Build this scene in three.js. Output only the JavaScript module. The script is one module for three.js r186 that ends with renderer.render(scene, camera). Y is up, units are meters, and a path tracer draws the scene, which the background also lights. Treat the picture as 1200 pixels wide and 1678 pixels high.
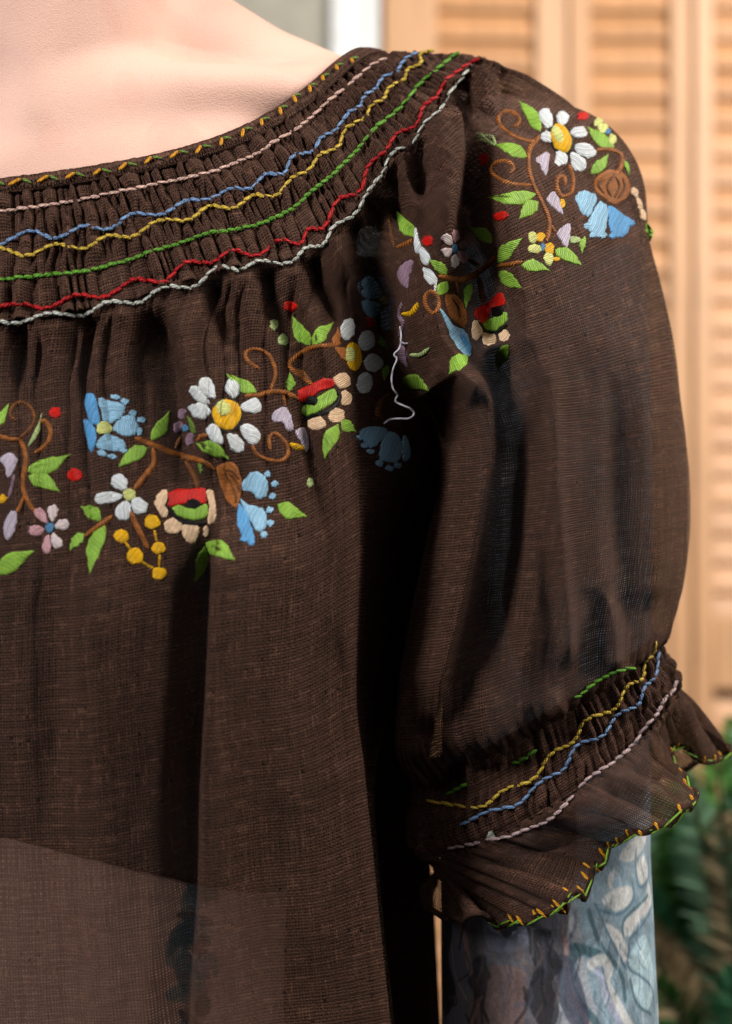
import * as THREE from 'three';
import { RectAreaLightUniformsLib } from 'three/addons/lights/RectAreaLightUniformsLib.js';

// ---------------------------------------------------------------- camera, light, exposure
const U = 0.00022, D = 2750, CX = 600, CY = 839;        // one drawing unit is 0.22 mm; the lens stands D units before the chest
const scene = new THREE.Scene();
scene.background = new THREE.Color(0.012, 0.012, 0.013);
const camera = new THREE.PerspectiveCamera(2 * Math.atan(CY / D) * 180 / Math.PI, 732 / 1024, 0.05, 30);
camera.position.set(0, 0, D * U);
camera.lookAt(0, 0, 0);
camera.focus = D * U + 0.012;
camera.userData.fStop = 6.5;
const renderer = new THREE.WebGLRenderer({ antialias: true });
renderer.toneMapping = THREE.LinearToneMapping;
renderer.toneMappingExposure = 1.42;
renderer.shadowMap.enabled = true;
RectAreaLightUniformsLib.init();
function areaLight(name, color, intensity, w, h, from, to) {
  const l = new THREE.RectAreaLight(color, intensity, w, h);
  l.name = name; l.position.set(...from); l.lookAt(...to); scene.add(l);
  return l;
}
areaLight('window_daylight', new THREE.Color(1.0, 0.97, 0.93), 38, 0.5, 0.6, [-1.2, 0.92, 1.22], [0.02, -0.03, -0.05]);
areaLight('room_daylight', new THREE.Color(0.95, 0.97, 1.0), 0.55, 1.5, 1.5, [1.35, 0.55, 1.15], [0.05, -0.05, 0]);
areaLight('far_window_daylight', new THREE.Color(1.0, 0.92, 0.82), 12, 1.1, 1.3, [1.3, 1.15, -0.05], [0.12, 0.0, -1.76]);

// ---------------------------------------------------------------- helpers
const V3 = (x, y, z) => new THREE.Vector3(x, y, z);
function rng(seed) { let s = seed >>> 0; return () => { s = (s + 0x6D2B79F5) >>> 0; let t = s; t = Math.imul(t ^ (t >>> 15), t | 1); t ^= t + Math.imul(t ^ (t >>> 7), t | 61); return ((t ^ (t >>> 14)) >>> 0) / 4294967296; }; }
const clamp = (x, a, b) => x < a ? a : x > b ? b : x;
const mix = (a, b, t) => a + (b - a) * t;
const sst = (a, b, x) => { const t = clamp((x - a) / (b - a), 0, 1); return t * t * (3 - 2 * t); };
function hash(i, j, k = 0) { let h = Math.imul(i | 0, 374761393) + Math.imul(j | 0, 668265263) + Math.imul(k | 0, 2147483647 ^ 0x5bd1e995); h = Math.imul(h ^ (h >>> 13), 1274126177); return ((h ^ (h >>> 16)) >>> 0) / 4294967296; }
function noise(x, y, k = 0) {
  const i = Math.floor(x), j = Math.floor(y); let a = x - i, b = y - j; a = a * a * (3 - 2 * a); b = b * b * (3 - 2 * b);
  return mix(mix(hash(i, j, k), hash(i + 1, j, k), a), mix(hash(i, j + 1, k), hash(i + 1, j + 1, k), a), b) * 2 - 1;
}
function table(rows, x) {                        // rows [x, a, b, ...] in rising x, smooth between them
  const n = rows.length;
  if (x <= rows[0][0]) return rows[0].slice(1);
  if (x >= rows[n - 1][0]) return rows[n - 1].slice(1);
  let i = 0; while (rows[i + 1][0] < x) i++;
  const p0 = rows[Math.max(0, i - 1)], p1 = rows[i], p2 = rows[i + 1], p3 = rows[Math.min(n - 1, i + 2)], t = (x - p1[0]) / (p2[0] - p1[0]);
  const out = [];
  for (let k = 1; k < p1.length; k++) {
    const h = p2[0] - p1[0];
    const m1 = i > 0 ? (p2[k] - p0[k]) / (p2[0] - p0[0]) * h : (p2[k] - p1[k]);
    const m2 = i < n - 2 ? (p3[k] - p1[k]) / (p3[0] - p1[0]) * h : (p2[k] - p1[k]);
    const t2 = t * t, t3 = t2 * t;
    out.push((2 * t3 - 3 * t2 + 1) * p1[k] + (t3 - 2 * t2 + t) * m1 + (-2 * t3 + 3 * t2) * p2[k] + (t3 - t2) * m2);
  }
  return out;
}
// a point of the place, given by the line of sight it was measured on and its depth (units toward the lens, chest = 0)
function pt(px, py, z) { const f = (D - z) / D; return V3((px - CX) * f, (CY - py) * f, z); }
function shadows(o) { o.traverse(m => { if (m.isMesh) { m.castShadow = true; m.receiveShadow = true; } }); return o; }
const used = {};
function numbered(name) { const n = used[name] = (used[name] ?? -1) + 1; return n ? `${name}_${String(n).padStart(3, '0')}` : name; }
function thing(name, label, category, origin = [0, 0, 0], group) {
  const g = new THREE.Group(); g.name = numbered(name); g.position.set(origin[0] * U, origin[1] * U, origin[2] * U);
  g.userData = { label, category }; if (group) g.userData.group = group;
  g.userData.origin = undefined; scene.add(g);
  g.org = V3(...origin);
  return g;
}
// geometry from positions in units, placed relative to the origin of the thing
function geo(pos, idx, uv, org, normals) {
  const n = pos.length / 3, a = new Float32Array(pos.length);
  for (let i = 0; i < n; i++) { a[3 * i] = (pos[3 * i] - org.x) * U; a[3 * i + 1] = (pos[3 * i + 1] - org.y) * U; a[3 * i + 2] = (pos[3 * i + 2] - org.z) * U; }
  const g = new THREE.BufferGeometry();
  g.setAttribute('position', new THREE.BufferAttribute(a, 3));
  if (uv) g.setAttribute('uv', new THREE.BufferAttribute(new Float32Array(uv), 2));
  g.setIndex(idx);
  if (normals) g.setAttribute('normal', new THREE.BufferAttribute(new Float32Array(normals), 3)); else g.computeVertexNormals();
  return g;
}
function part(parent, name, g, m, label) {
  const o = new THREE.Mesh(g, m); o.name = name; o.castShadow = o.receiveShadow = true;
  if (label) o.userData.label = label;
  parent.add(o); return o;
}
function subgroup(parent, name, label) { const g = new THREE.Group(); g.name = name; if (label) g.userData.label = label; parent.add(g); g.org = parent.org; return g; }

// ---------------------------------------------------------------- textures and materials
function dataTex(n, fn, srgb, m = n) {
  const a = new Uint8Array(n * m * 4);
  for (let y = 0; y < m; y++) for (let x = 0; x < n; x++) { const c = fn(x, y), k = 4 * (y * n + x); a[k] = clamp(c[0], 0, 255); a[k + 1] = clamp(c[1], 0, 255); a[k + 2] = clamp(c[2], 0, 255); a[k + 3] = c[3] ?? 255; }
  const t = new THREE.DataTexture(a, n, m, THREE.RGBAFormat);
  t.wrapS = t.wrapT = THREE.RepeatWrapping; t.magFilter = THREE.LinearFilter; t.minFilter = THREE.LinearMipmapLinearFilter; t.generateMipmaps = true;
  if (srgb) t.colorSpace = THREE.SRGBColorSpace;
  t.needsUpdate = true; return t;
}
// plain weave: 72 x 72 threads in a tile of 345 units, each thread with its own thickness, slubs and tone
const WT = 72, WN = 1152, WTILE = 345;
function weave(which, cover) {
  const r = rng(11), warp = [], weft = [];
  for (let i = 0; i < WT; i++) { warp.push([0.62 + 0.16 * r(), r(), r()]); weft.push([0.62 + 0.2 * r(), r(), r()]); }
  return (x, y) => {
    const fx = x / WN * WT, fy = y / WN * WT, i = Math.floor(fx) % WT, j = Math.floor(fy) % WT;
    const wob = (k, p) => Math.sin(p * Math.PI * 2 * (2 + (k % 3)) / WT + k) * 0.12;
    const a = fx - i - 0.5 + wob(i, fy), b = fy - j - 0.5 + wob(j, fx);
    const wa = warp[i][0] * cover * (0.86 + 0.28 * hash(i, Math.floor(fy / 5), 1)), wb = weft[j][0] * cover * (0.86 + 0.28 * hash(j, Math.floor(fx / 6), 2));
    const ha = Math.max(0, 1 - (2 * Math.abs(a) / wa) ** 2), hb = Math.max(0, 1 - (2 * Math.abs(b) / wb) ** 2);
    const over = (i + j) & 1, swing = 0.35 * Math.cos(Math.PI * (over ? a : b)) ;
    const za = ha > 0 ? Math.sqrt(ha) * 0.6 + (over ? swing : -swing) + 0.4 : 0, zb = hb > 0 ? Math.sqrt(hb) * 0.6 + (over ? -swing : swing) + 0.4 : 0;
    const top = za >= zb ? 0 : 1, z = Math.max(za, zb), inside = Math.max(ha, hb) > 0 ? 1 : 0;
    if (which === 'alpha') { const e = clamp(Math.max(ha, hb) * 3.0, 0, 1); return [e * 255, e * 255, e * 255]; }
    if (which === 'bump') { const v = clamp(z / 1.4, 0, 1) * 255; return [v, v, v]; }
    const tone = (top ? 0.94 + 0.2 * weft[j][1] : 0.86 + 0.2 * warp[i][1]) * (0.9 + 0.2 * hash(x >> 3, y >> 3, 5)) * (inside ? 1 : 0.2) * (hash(i, Math.floor(fy / 3), 21) > 0.965 ? 1.3 : 1) * (hash(Math.floor(fx / 4), j, 22) > 0.965 ? 1.28 : 1) * (hash(i, j, 23) > 0.9975 ? 0.5 : 1);
    return [tone * 205, tone * 205, tone * (top ? 208 : 200)];
  };
}
const weaveColor = dataTex(WN, weave('color', 1.0), true), weaveAlpha = dataTex(WN, weave('alpha', 1.0), false), weaveBump = dataTex(WN, weave('bump', 1.0), false);
const CLOTH = [0.104, 0.05, 0.0335];
function clothMat(opacity, useAlpha, tone = 1, bump = 0.0009) {
  const m = new THREE.MeshPhysicalMaterial({ color: new THREE.Color().setRGB(CLOTH[0] * tone, CLOTH[1] * tone, CLOTH[2] * tone), roughness: 0.86, side: THREE.DoubleSide, map: weaveColor, bumpMap: weaveBump, bumpScale: bump,
    sheen: 0.06, sheenRoughness: 0.5, sheenColor: new THREE.Color(0.34, 0.22, 0.17), specularIntensity: 0.25 });
  if (useAlpha) { m.alphaMap = weaveAlpha; m.transparent = true; m.opacity = opacity; }
  return m;
}
const M = {
  sheer: clothMat(0.8, true), sleeve: clothMat(0.92, true), gathered: clothMat(1, false), solid: clothMat(1, false),
};
// satin stitch: threads side by side, a tile of 24 units holds 9 threads
const satinColor = dataTex(128, (() => { const r = rng(5), t = Array.from({ length: 9 }, () => 0.8 + 0.2 * r()); return (x, y) => { const w = x + 5 * Math.sin(y / 128 * 6.283 + 1) + 3 * Math.sin(x / 128 * 12.566), f = (((w % 128) + 128) % 128) / 128 * 10, i = Math.floor(f) % 9, a = Math.abs(f - Math.floor(f) - 0.5) * 2; const v = 255 * t[i] * (1 - 0.38 * a ** 3) * (0.94 + 0.06 * hash(i, y >> 2, 3)); return [v, v, v]; }; })(), true);
const satinBump = dataTex(128, (x, y) => { const f = x / 128 * 9, i = Math.floor(f), a = Math.abs(f - i - 0.5) * 2, v = 255 * Math.sqrt(Math.max(0, 1 - a * a)) * (0.85 + 0.15 * hash(i, y >> 4, 8)); return [v, v, v]; }, false);
const twistColor = dataTex(128, (x, y) => { const f = x / 128 * 8, i = Math.floor(f), a = Math.abs(f - i - 0.5) * 2, v = 255 * (0.8 + 0.2 * hash(i, 3, 3)) * (1 - 0.72 * a ** 2.2); return [v, v, v]; }, true);
const threadMats = {};
function thread(hex, twist = false, rough = 0.5) {
  return threadMats[hex + twist] ??= new THREE.MeshPhysicalMaterial({ color: new THREE.Color(hex), roughness: rough, map: twist ? twistColor : satinColor, bumpMap: satinBump, bumpScale: 0.0003, sheen: 0.2, sheenRoughness: 0.35, sheenColor: new THREE.Color(hex), specularIntensity: 0.35, side: THREE.DoubleSide });
}
const C = {
  white: '#e0e6ea', greyWhite: '#b9bcbb', ivory: '#cfcac0', yellow: '#eeb40a', pale: '#dbe08a', blue: '#5b9fd6', lightBlue: '#96c5e4', blueGrey: '#7f9db2', slate: '#5f7288', green: '#8eba44', dullGreen: '#6b8b3a', paleGreen: '#b3c987',
  brown: '#a5622a', darkBrown: '#7b4a22', red: '#cf1a10', black: '#0b0908', peach: '#f0cba6', lilac: '#c3b7ca', mauve: '#8d7183', pinkWhite: '#dccbcd', pink: '#cf9da5', centreBlue: '#4d84ad', dustPink: '#caa3a0',
  rowPink: '#d9b3a6', rowBlue: '#7292bd', rowYellow: '#cdae42', rowGreen: '#5f9a2f', rowRed: '#b40f18', rowWhite: '#c9cdc4', cuffPink: '#b9a1a1', gold: '#dd9a1c', lime: '#86b440', thread: '#d5d0dd',
};

// ---------------------------------------------------------------- the body, as a distance field
const BX = -620;                                                  // the middle of the body
const smin = (a, b, k) => { const h = clamp(0.5 + 0.5 * (b - a) / k, 0, 1); return mix(b, a, h) - k * h * (1 - h); };
const smax = (a, b, k) => -smin(-a, -b, k);
function cone(x, y, z, a, b) {
  const bx = b[0] - a[0], by = b[1] - a[1], bz = b[2] - a[2], t = clamp(((x - a[0]) * bx + (y - a[1]) * by + (z - a[2]) * bz) / (bx * bx + by * by + bz * bz), 0, 1);
  return Math.hypot(x - a[0] - bx * t, y - a[1] - by * t, z - a[2] - bz * t) - mix(a[3], b[3], t);
}
const at4 = (px, py, z, r) => { const p = pt(px, py, z); return [p.x - BX, p.y, p.z, r]; };
const TORSO = [[-1300, 470, 320, -330], [-660, 478, 325, -330], [-169, 555, 370, -325], [250, 600, 362, -330], [513, 600, 318, -335], [640, 572, 288, -345], [745, 480, 226, -360], [830, 300, 140, -370]];
const TT = []; for (let y = -1300; y <= 830; y += 10) TT.push(table(TORSO, y));
const BUST = at4(215, 930, -140, 255);
const NECK = [[0, 640, -335, 290], [0, 1500, -255, 262]];
const TRAP = [[130, 950, -430, 140], [489, 722, -420, 140], [840, 640, -410, 135]];
const CLAV = [at4(62, 194, -104, 54), at4(160, 168, -129, 54), at4(300, 154, -167, 52), at4(450, 154, -232, 50), at4(650, 150, -380, 52)];
const SCM = [at4(40, 178, -78, 38), at4(150, -200, -160, 46), at4(260, -500, -260, 50)];
const NOTCH = at4(-28, 146, 20, 48);
const ARM = [at4(885, 345, -420, 190), at4(900, 700, -400, 192), at4(893, 1400, -340, 192), at4(907, 1900, -310, 202)];
const torsoSdf = (ax, y, z) => {
  const f = clamp((y + 1300) / 10, 0, TT.length - 1.001), i = Math.floor(f), q = f - i, a = TT[i], b = TT[i + 1];
  const w = mix(a[0], b[0], q), d = mix(a[1], b[1], q), cz = mix(a[2], b[2], q);
  const k = Math.hypot(ax / w, (z - cz) / d), g = Math.hypot(ax / (w * w), (z - cz) / (d * d)) / Math.max(k, 1e-3);
  let r = k < 0.05 ? -Math.min(w, d) : (k - 1) / g;
  if (y > 830) r = smax(r, y - 830, 30);
  return smin(r, Math.hypot(ax - BUST[0], (y - BUST[1]) * 0.95, z - BUST[2]) - BUST[3], 150);
};
const armSdf = (ax, y, z) => Math.min(cone(ax, y, z, ARM[0], ARM[1]), cone(ax, y, z, ARM[1], ARM[2]), cone(ax, y, z, ARM[2], ARM[3]));
function bodySdf(x, y, z) {
  const ax = Math.abs(x - BX);
  let d = torsoSdf(ax, y, z);
  if (y > 300) {
    d = smin(d, cone(ax, y, z, NECK[0], NECK[1]), 110);
    d = smin(d, smin(cone(ax, y, z, TRAP[0], TRAP[1]), cone(ax, y, z, TRAP[1], TRAP[2]), 60), 90);
    d = smin(d, Math.min(cone(ax, y, z, SCM[0], SCM[1]), cone(ax, y, z, SCM[1], SCM[2])), 46);
    let c = 1e9; for (let i = 0; i < CLAV.length - 1; i++) c = Math.min(c, cone(ax, y, z, CLAV[i], CLAV[i + 1]));
    d = smin(d, c, 50);
    d = smax(d, -(Math.hypot(ax - Math.max(NOTCH[0], 0), (y - NOTCH[1]) * 0.8, z - NOTCH[2]) - NOTCH[3]), 60);
  }
  return smin(d, armSdf(ax, y, z), 70);
}
function grad(f, p, e = 3) { const g = V3(f(p.x + e, p.y, p.z) - f(p.x - e, p.y, p.z), f(p.x, p.y + e, p.z) - f(p.x, p.y - e, p.z), f(p.x, p.y, p.z + e) - f(p.x, p.y, p.z - e)); return g.normalize(); }
// surface nets over a box
function nets(f, lo, hi, h) {
  const nx = Math.ceil((hi[0] - lo[0]) / h) + 1, ny = Math.ceil((hi[1] - lo[1]) / h) + 1, nz = Math.ceil((hi[2] - lo[2]) / h) + 1;
  const F = new Float32Array(nx * ny * nz);
  const S = 4;                                                     // coarse first, fine only near the surface
  for (let k = 0; k < nz; k += S) for (let j = 0; j < ny; j += S) for (let i = 0; i < nx; i += S) {
    const c = f(lo[0] + (i + 1.5) * h, lo[1] + (j + 1.5) * h, lo[2] + (k + 1.5) * h), far = Math.abs(c) > S * h * 1.6;
    for (let c3 = k; c3 < Math.min(k + S, nz); c3++) for (let b = j; b < Math.min(j + S, ny); b++) for (let a = i; a < Math.min(i + S, nx); a++)
      F[a + nx * (b + ny * c3)] = far ? c : f(lo[0] + a * h, lo[1] + b * h, lo[2] + c3 * h);
  }
  const id = new Int32Array(nx * ny * nz).fill(-1), pos = [], nor = [], idx = [];
  const E = [[0, 1], [2, 3], [4, 5], [6, 7], [0, 2], [1, 3], [4, 6], [5, 7], [0, 4], [1, 5], [2, 6], [3, 7]];
  const o = []; for (let c = 0; c < 8; c++) o.push((c & 1) + nx * (((c >> 1) & 1) + ny * (c >> 2)));
  for (let k = 0; k < nz - 1; k++) for (let j = 0; j < ny - 1; j++) for (let i = 0; i < nx - 1; i++) {
    const b = i + nx * (j + ny * k); let m = 0; for (let c = 0; c < 8; c++) if (F[b + o[c]] < 0) m |= 1 << c;
    if (m === 0 || m === 255) continue;
    let x = 0, y = 0, z = 0, n = 0;
    for (const [p, q] of E) { const fp = F[b + o[p]], fq = F[b + o[q]]; if ((fp < 0) !== (fq < 0)) { const t = fp / (fp - fq); x += mix(p & 1, q & 1, t); y += mix((p >> 1) & 1, (q >> 1) & 1, t); z += mix(p >> 2, q >> 2, t); n++; } }
    let P = V3(lo[0] + (i + x / n) * h, lo[1] + (j + y / n) * h, lo[2] + (k + z / n) * h);
    const g = grad(f, P, h * 0.5); P.addScaledVector(g, -clamp(f(P.x, P.y, P.z), -h, h) * 0.8);
    id[b] = pos.length / 3; pos.push(P.x, P.y, P.z); nor.push(g.x, g.y, g.z);
  }
  const quad = (a, b, c, d, flip) => { if (a < 0 || b < 0 || c < 0 || d < 0) return; flip ? idx.push(a, c, b, b, c, d) : idx.push(a, b, c, b, d, c); };
  for (let k = 1; k < nz - 1; k++) for (let j = 1; j < ny - 1; j++) for (let i = 1; i < nx - 1; i++) {
    const b = i + nx * (j + ny * k), s = F[b] < 0, Y = nx, Z = nx * ny;
    if (s !== F[b + 1] < 0) quad(id[b], id[b - Y], id[b - Z], id[b - Y - Z], s);
    if (s !== F[b + Y] < 0) quad(id[b], id[b - Z], id[b - 1], id[b - 1 - Z], s);
    if (s !== F[b + Z] < 0) quad(id[b], id[b - 1], id[b - Y], id[b - 1 - Y], s);
  }
  return { pos, nor, idx };
}
function fixWinding(q) {
  const { pos: p, nor: n, idx } = q;
  for (let i = 0; i < idx.length; i += 3) {
    const a = 3 * idx[i], b = 3 * idx[i + 1], c = 3 * idx[i + 2];
    const ux = p[b] - p[a], uy = p[b + 1] - p[a + 1], uz = p[b + 2] - p[a + 2], vx = p[c] - p[a], vy = p[c + 1] - p[a + 1], vz = p[c + 2] - p[a + 2];
    if ((uy * vz - uz * vy) * n[a] + (uz * vx - ux * vz) * n[a + 1] + (ux * vy - uy * vx) * n[a + 2] < 0) { const t = idx[i + 1]; idx[i + 1] = idx[i + 2]; idx[i + 2] = t; }
  }
  return q;
}
// ---------------------------------------------------------------- the room behind
const BZ = -8000;                                                  // plane of the shutters
const bp = (px, py, z = BZ) => pt(px, py, z).multiplyScalar(U);
function box(x0, x1, y0, y1, z0, z1, r = 0.002) {                   // chamfered box between two corners, metres
  const w = x1 - x0, h = y1 - y0, d = z1 - z0, c = Math.min(r, w / 3, h / 3, d / 3);
  const s = new THREE.Shape(); s.moveTo(-w / 2 + c, -h / 2); s.lineTo(w / 2 - c, -h / 2); s.lineTo(w / 2, -h / 2 + c); s.lineTo(w / 2, h / 2 - c); s.lineTo(w / 2 - c, h / 2); s.lineTo(-w / 2 + c, h / 2); s.lineTo(-w / 2, h / 2 - c); s.lineTo(-w / 2, -h / 2 + c);
  const g = new THREE.ExtrudeGeometry(s, { depth: Math.max(d - 2 * c, 1e-4), bevelEnabled: true, bevelThickness: c, bevelSize: c * 0.6, bevelOffset: -c * 0.6, bevelSegments: 1 });
  g.translate((x0 + x1) / 2, (y0 + y1) / 2, z0 + c); return g;
}
const plasterTex = dataTex(256, (x, y) => { const v = 232 + 10 * noise(x / 5, y / 5, 3) + 8 * noise(x / 40, y / 40, 4); return [v, v, v]; }, true);
const wallMat = new THREE.MeshStandardMaterial({ color: new THREE.Color().setRGB(0.42, 0.40, 0.34), roughness: 0.9, map: plasterTex });
const whiteMat = new THREE.MeshStandardMaterial({ color: new THREE.Color().setRGB(0.9, 0.93, 0.95), roughness: 0.5, map: plasterTex });
const woodTex = dataTex(256, (x, y) => { const g = noise(x / 9 + 2.5 * noise(y / 120, x / 60, 2), y / 150, 1), f = noise(x / 2.2, y / 60, 7); const v = 1 + 0.06 * g + 0.03 * f; return [232 * v, 222 * v, 212 * v]; }, true);
const woodTexH = woodTex.clone(); woodTexH.rotation = Math.PI / 2; woodTexH.repeat.set(4, 4); woodTexH.needsUpdate = true;
woodTex.repeat.set(4, 4);
const woodMats = [0.97, 1.03, 1.1].map(t => new THREE.MeshPhysicalMaterial({ color: new THREE.Color().setRGB(0.6 * t, 0.34 * t, 0.17 * t), roughness: 0.48, map: woodTexH, clearcoat: 0.15, clearcoatRoughness: 0.4 }));
const stileMat = new THREE.MeshPhysicalMaterial({ color: new THREE.Color().setRGB(0.64, 0.395, 0.225), roughness: 0.45, map: woodTex, clearcoat: 0.2, clearcoatRoughness: 0.4 });
{
  const wall = new THREE.Mesh(box(bp(-3200, 0).x, bp(545, 0).x, -2.2, 2.2, BZ * U - 0.14, BZ * U - 0.004), wallMat);
  wall.name = 'wall'; wall.userData = { kind: 'structure', label: 'warm grey plastered wall behind the shoulder' }; scene.add(shadows(wall));
  const wall2 = new THREE.Mesh(box(bp(1404, 0).x, bp(4600, 0).x, -2.2, 2.2, BZ * U - 0.14, BZ * U - 0.004), wallMat);
  wall2.name = 'wall_001'; wall2.userData = { kind: 'structure', label: 'warm grey plastered wall beyond the shutters' }; scene.add(shadows(wall2));
  const fr = thing('door_frame', 'white painted door frame between the grey wall and the wooden shutters', 'door frame', [(583 - CX) * 3.91, -3000, BZ]);
  const fo = fr.org.clone().multiplyScalar(U);
  const fx0 = bp(541, 0).x - fo.x, fx1 = bp(622, 0).x - fo.x;
  part(fr, 'jamb', box(fx0, fx1, -1.5, 2.9, -0.05, 0.012, 0.006), whiteMat);
  part(fr, 'stop_bead', box(fx1 - 0.02, fx1 - 0.002, -1.5, 2.9, 0.0122, 0.018, 0.003), whiteMat);
  // three leaves of louvred shutter: [left edge, right edge, louvre start, louvre end]
  for (const [a, b, l0, l1, turn, where] of [[628, 928, 716, 876, 0.05, 'beside the white door frame'], [932, 1163, 968, 1096, -0.03, 'between the other two, behind the puffed sleeve'], [1167, 1500, 1204, 1420, 0.04, 'rising behind the fern']].map((q, i) => i === 1 ? [932, 1130, 968, 1096, -0.03, q[5]] : i === 2 ? [1134, 1400, 1166, 1340, 0.03, q[5]] : q)) {
    const mid = (a + b) / 2, t = thing('louvred_shutter', `honey coloured wooden louvred shutter leaf ${where}`, 'shutter', [(mid - CX) * 3.91, -2600, BZ], 'folding louvred shutters');
    const o = t.org.clone().multiplyScalar(U), X = px => bp(px, 0).x - o.x, Y = py => bp(0, py).y - o.y;
    t.rotation.y = turn;
    part(t, 'stile', box(X(a), X(l0), Y(2300), Y(-700), -0.015, 0.015, 0.003), stileMat);
    part(t, 'stile', box(X(l1), X(b), Y(2300), Y(-700), -0.015, 0.015, 0.003), stileMat);
    for (const [p0, p1] of [[1012, 1128], [-760, -640], [2180, 2300]]) part(t, 'rail', box(X(l0) + 0.0005, X(l1) - 0.0005, Y(p1), Y(p0), -0.0145, 0.0135, 0.003), stileMat);
    const pitch = 47.5, w = X(l1) - X(l0) - 0.001, L = 0.0475;
    const s = new THREE.Shape(); s.moveTo(-L / 2, 0); s.quadraticCurveTo(0, 0.0048, L / 2, 0); s.quadraticCurveTo(0, -0.0048, -L / 2, 0);
    const sg = new THREE.ExtrudeGeometry(s, { depth: w, bevelEnabled: false, curveSegments: 5 }); sg.rotateY(Math.PI / 2);
    sg.rotateX(1.25);
    let k = 0;
    for (const [p0, p1] of [[-600, 1010], [1150, 2160]]) for (let py = p0 + 22; py < p1 - 8; py += pitch, k++) {
      const m = part(t, 'slat', sg, woodMats[(k * 7 + (a | 0)) % 3]); m.position.set(X(l0) + 0.0005, Y(py), 0); m.rotation.x = 0.05 * noise(k, a, 5);
    }
  }
  // plain board behind the louvres, the inside of the cupboard they close
  const back = new THREE.Mesh(box(bp(622, 0).x + 0.002, bp(1500, 0).x, -2.2, 2.2, BZ * U - 0.36, BZ * U - 0.33), stileMat);
  back.name = 'cupboard_back_wall'; back.userData = { kind: 'structure', label: 'brown back wall seen dimly behind the louvres' }; scene.add(shadows(back));
}
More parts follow.
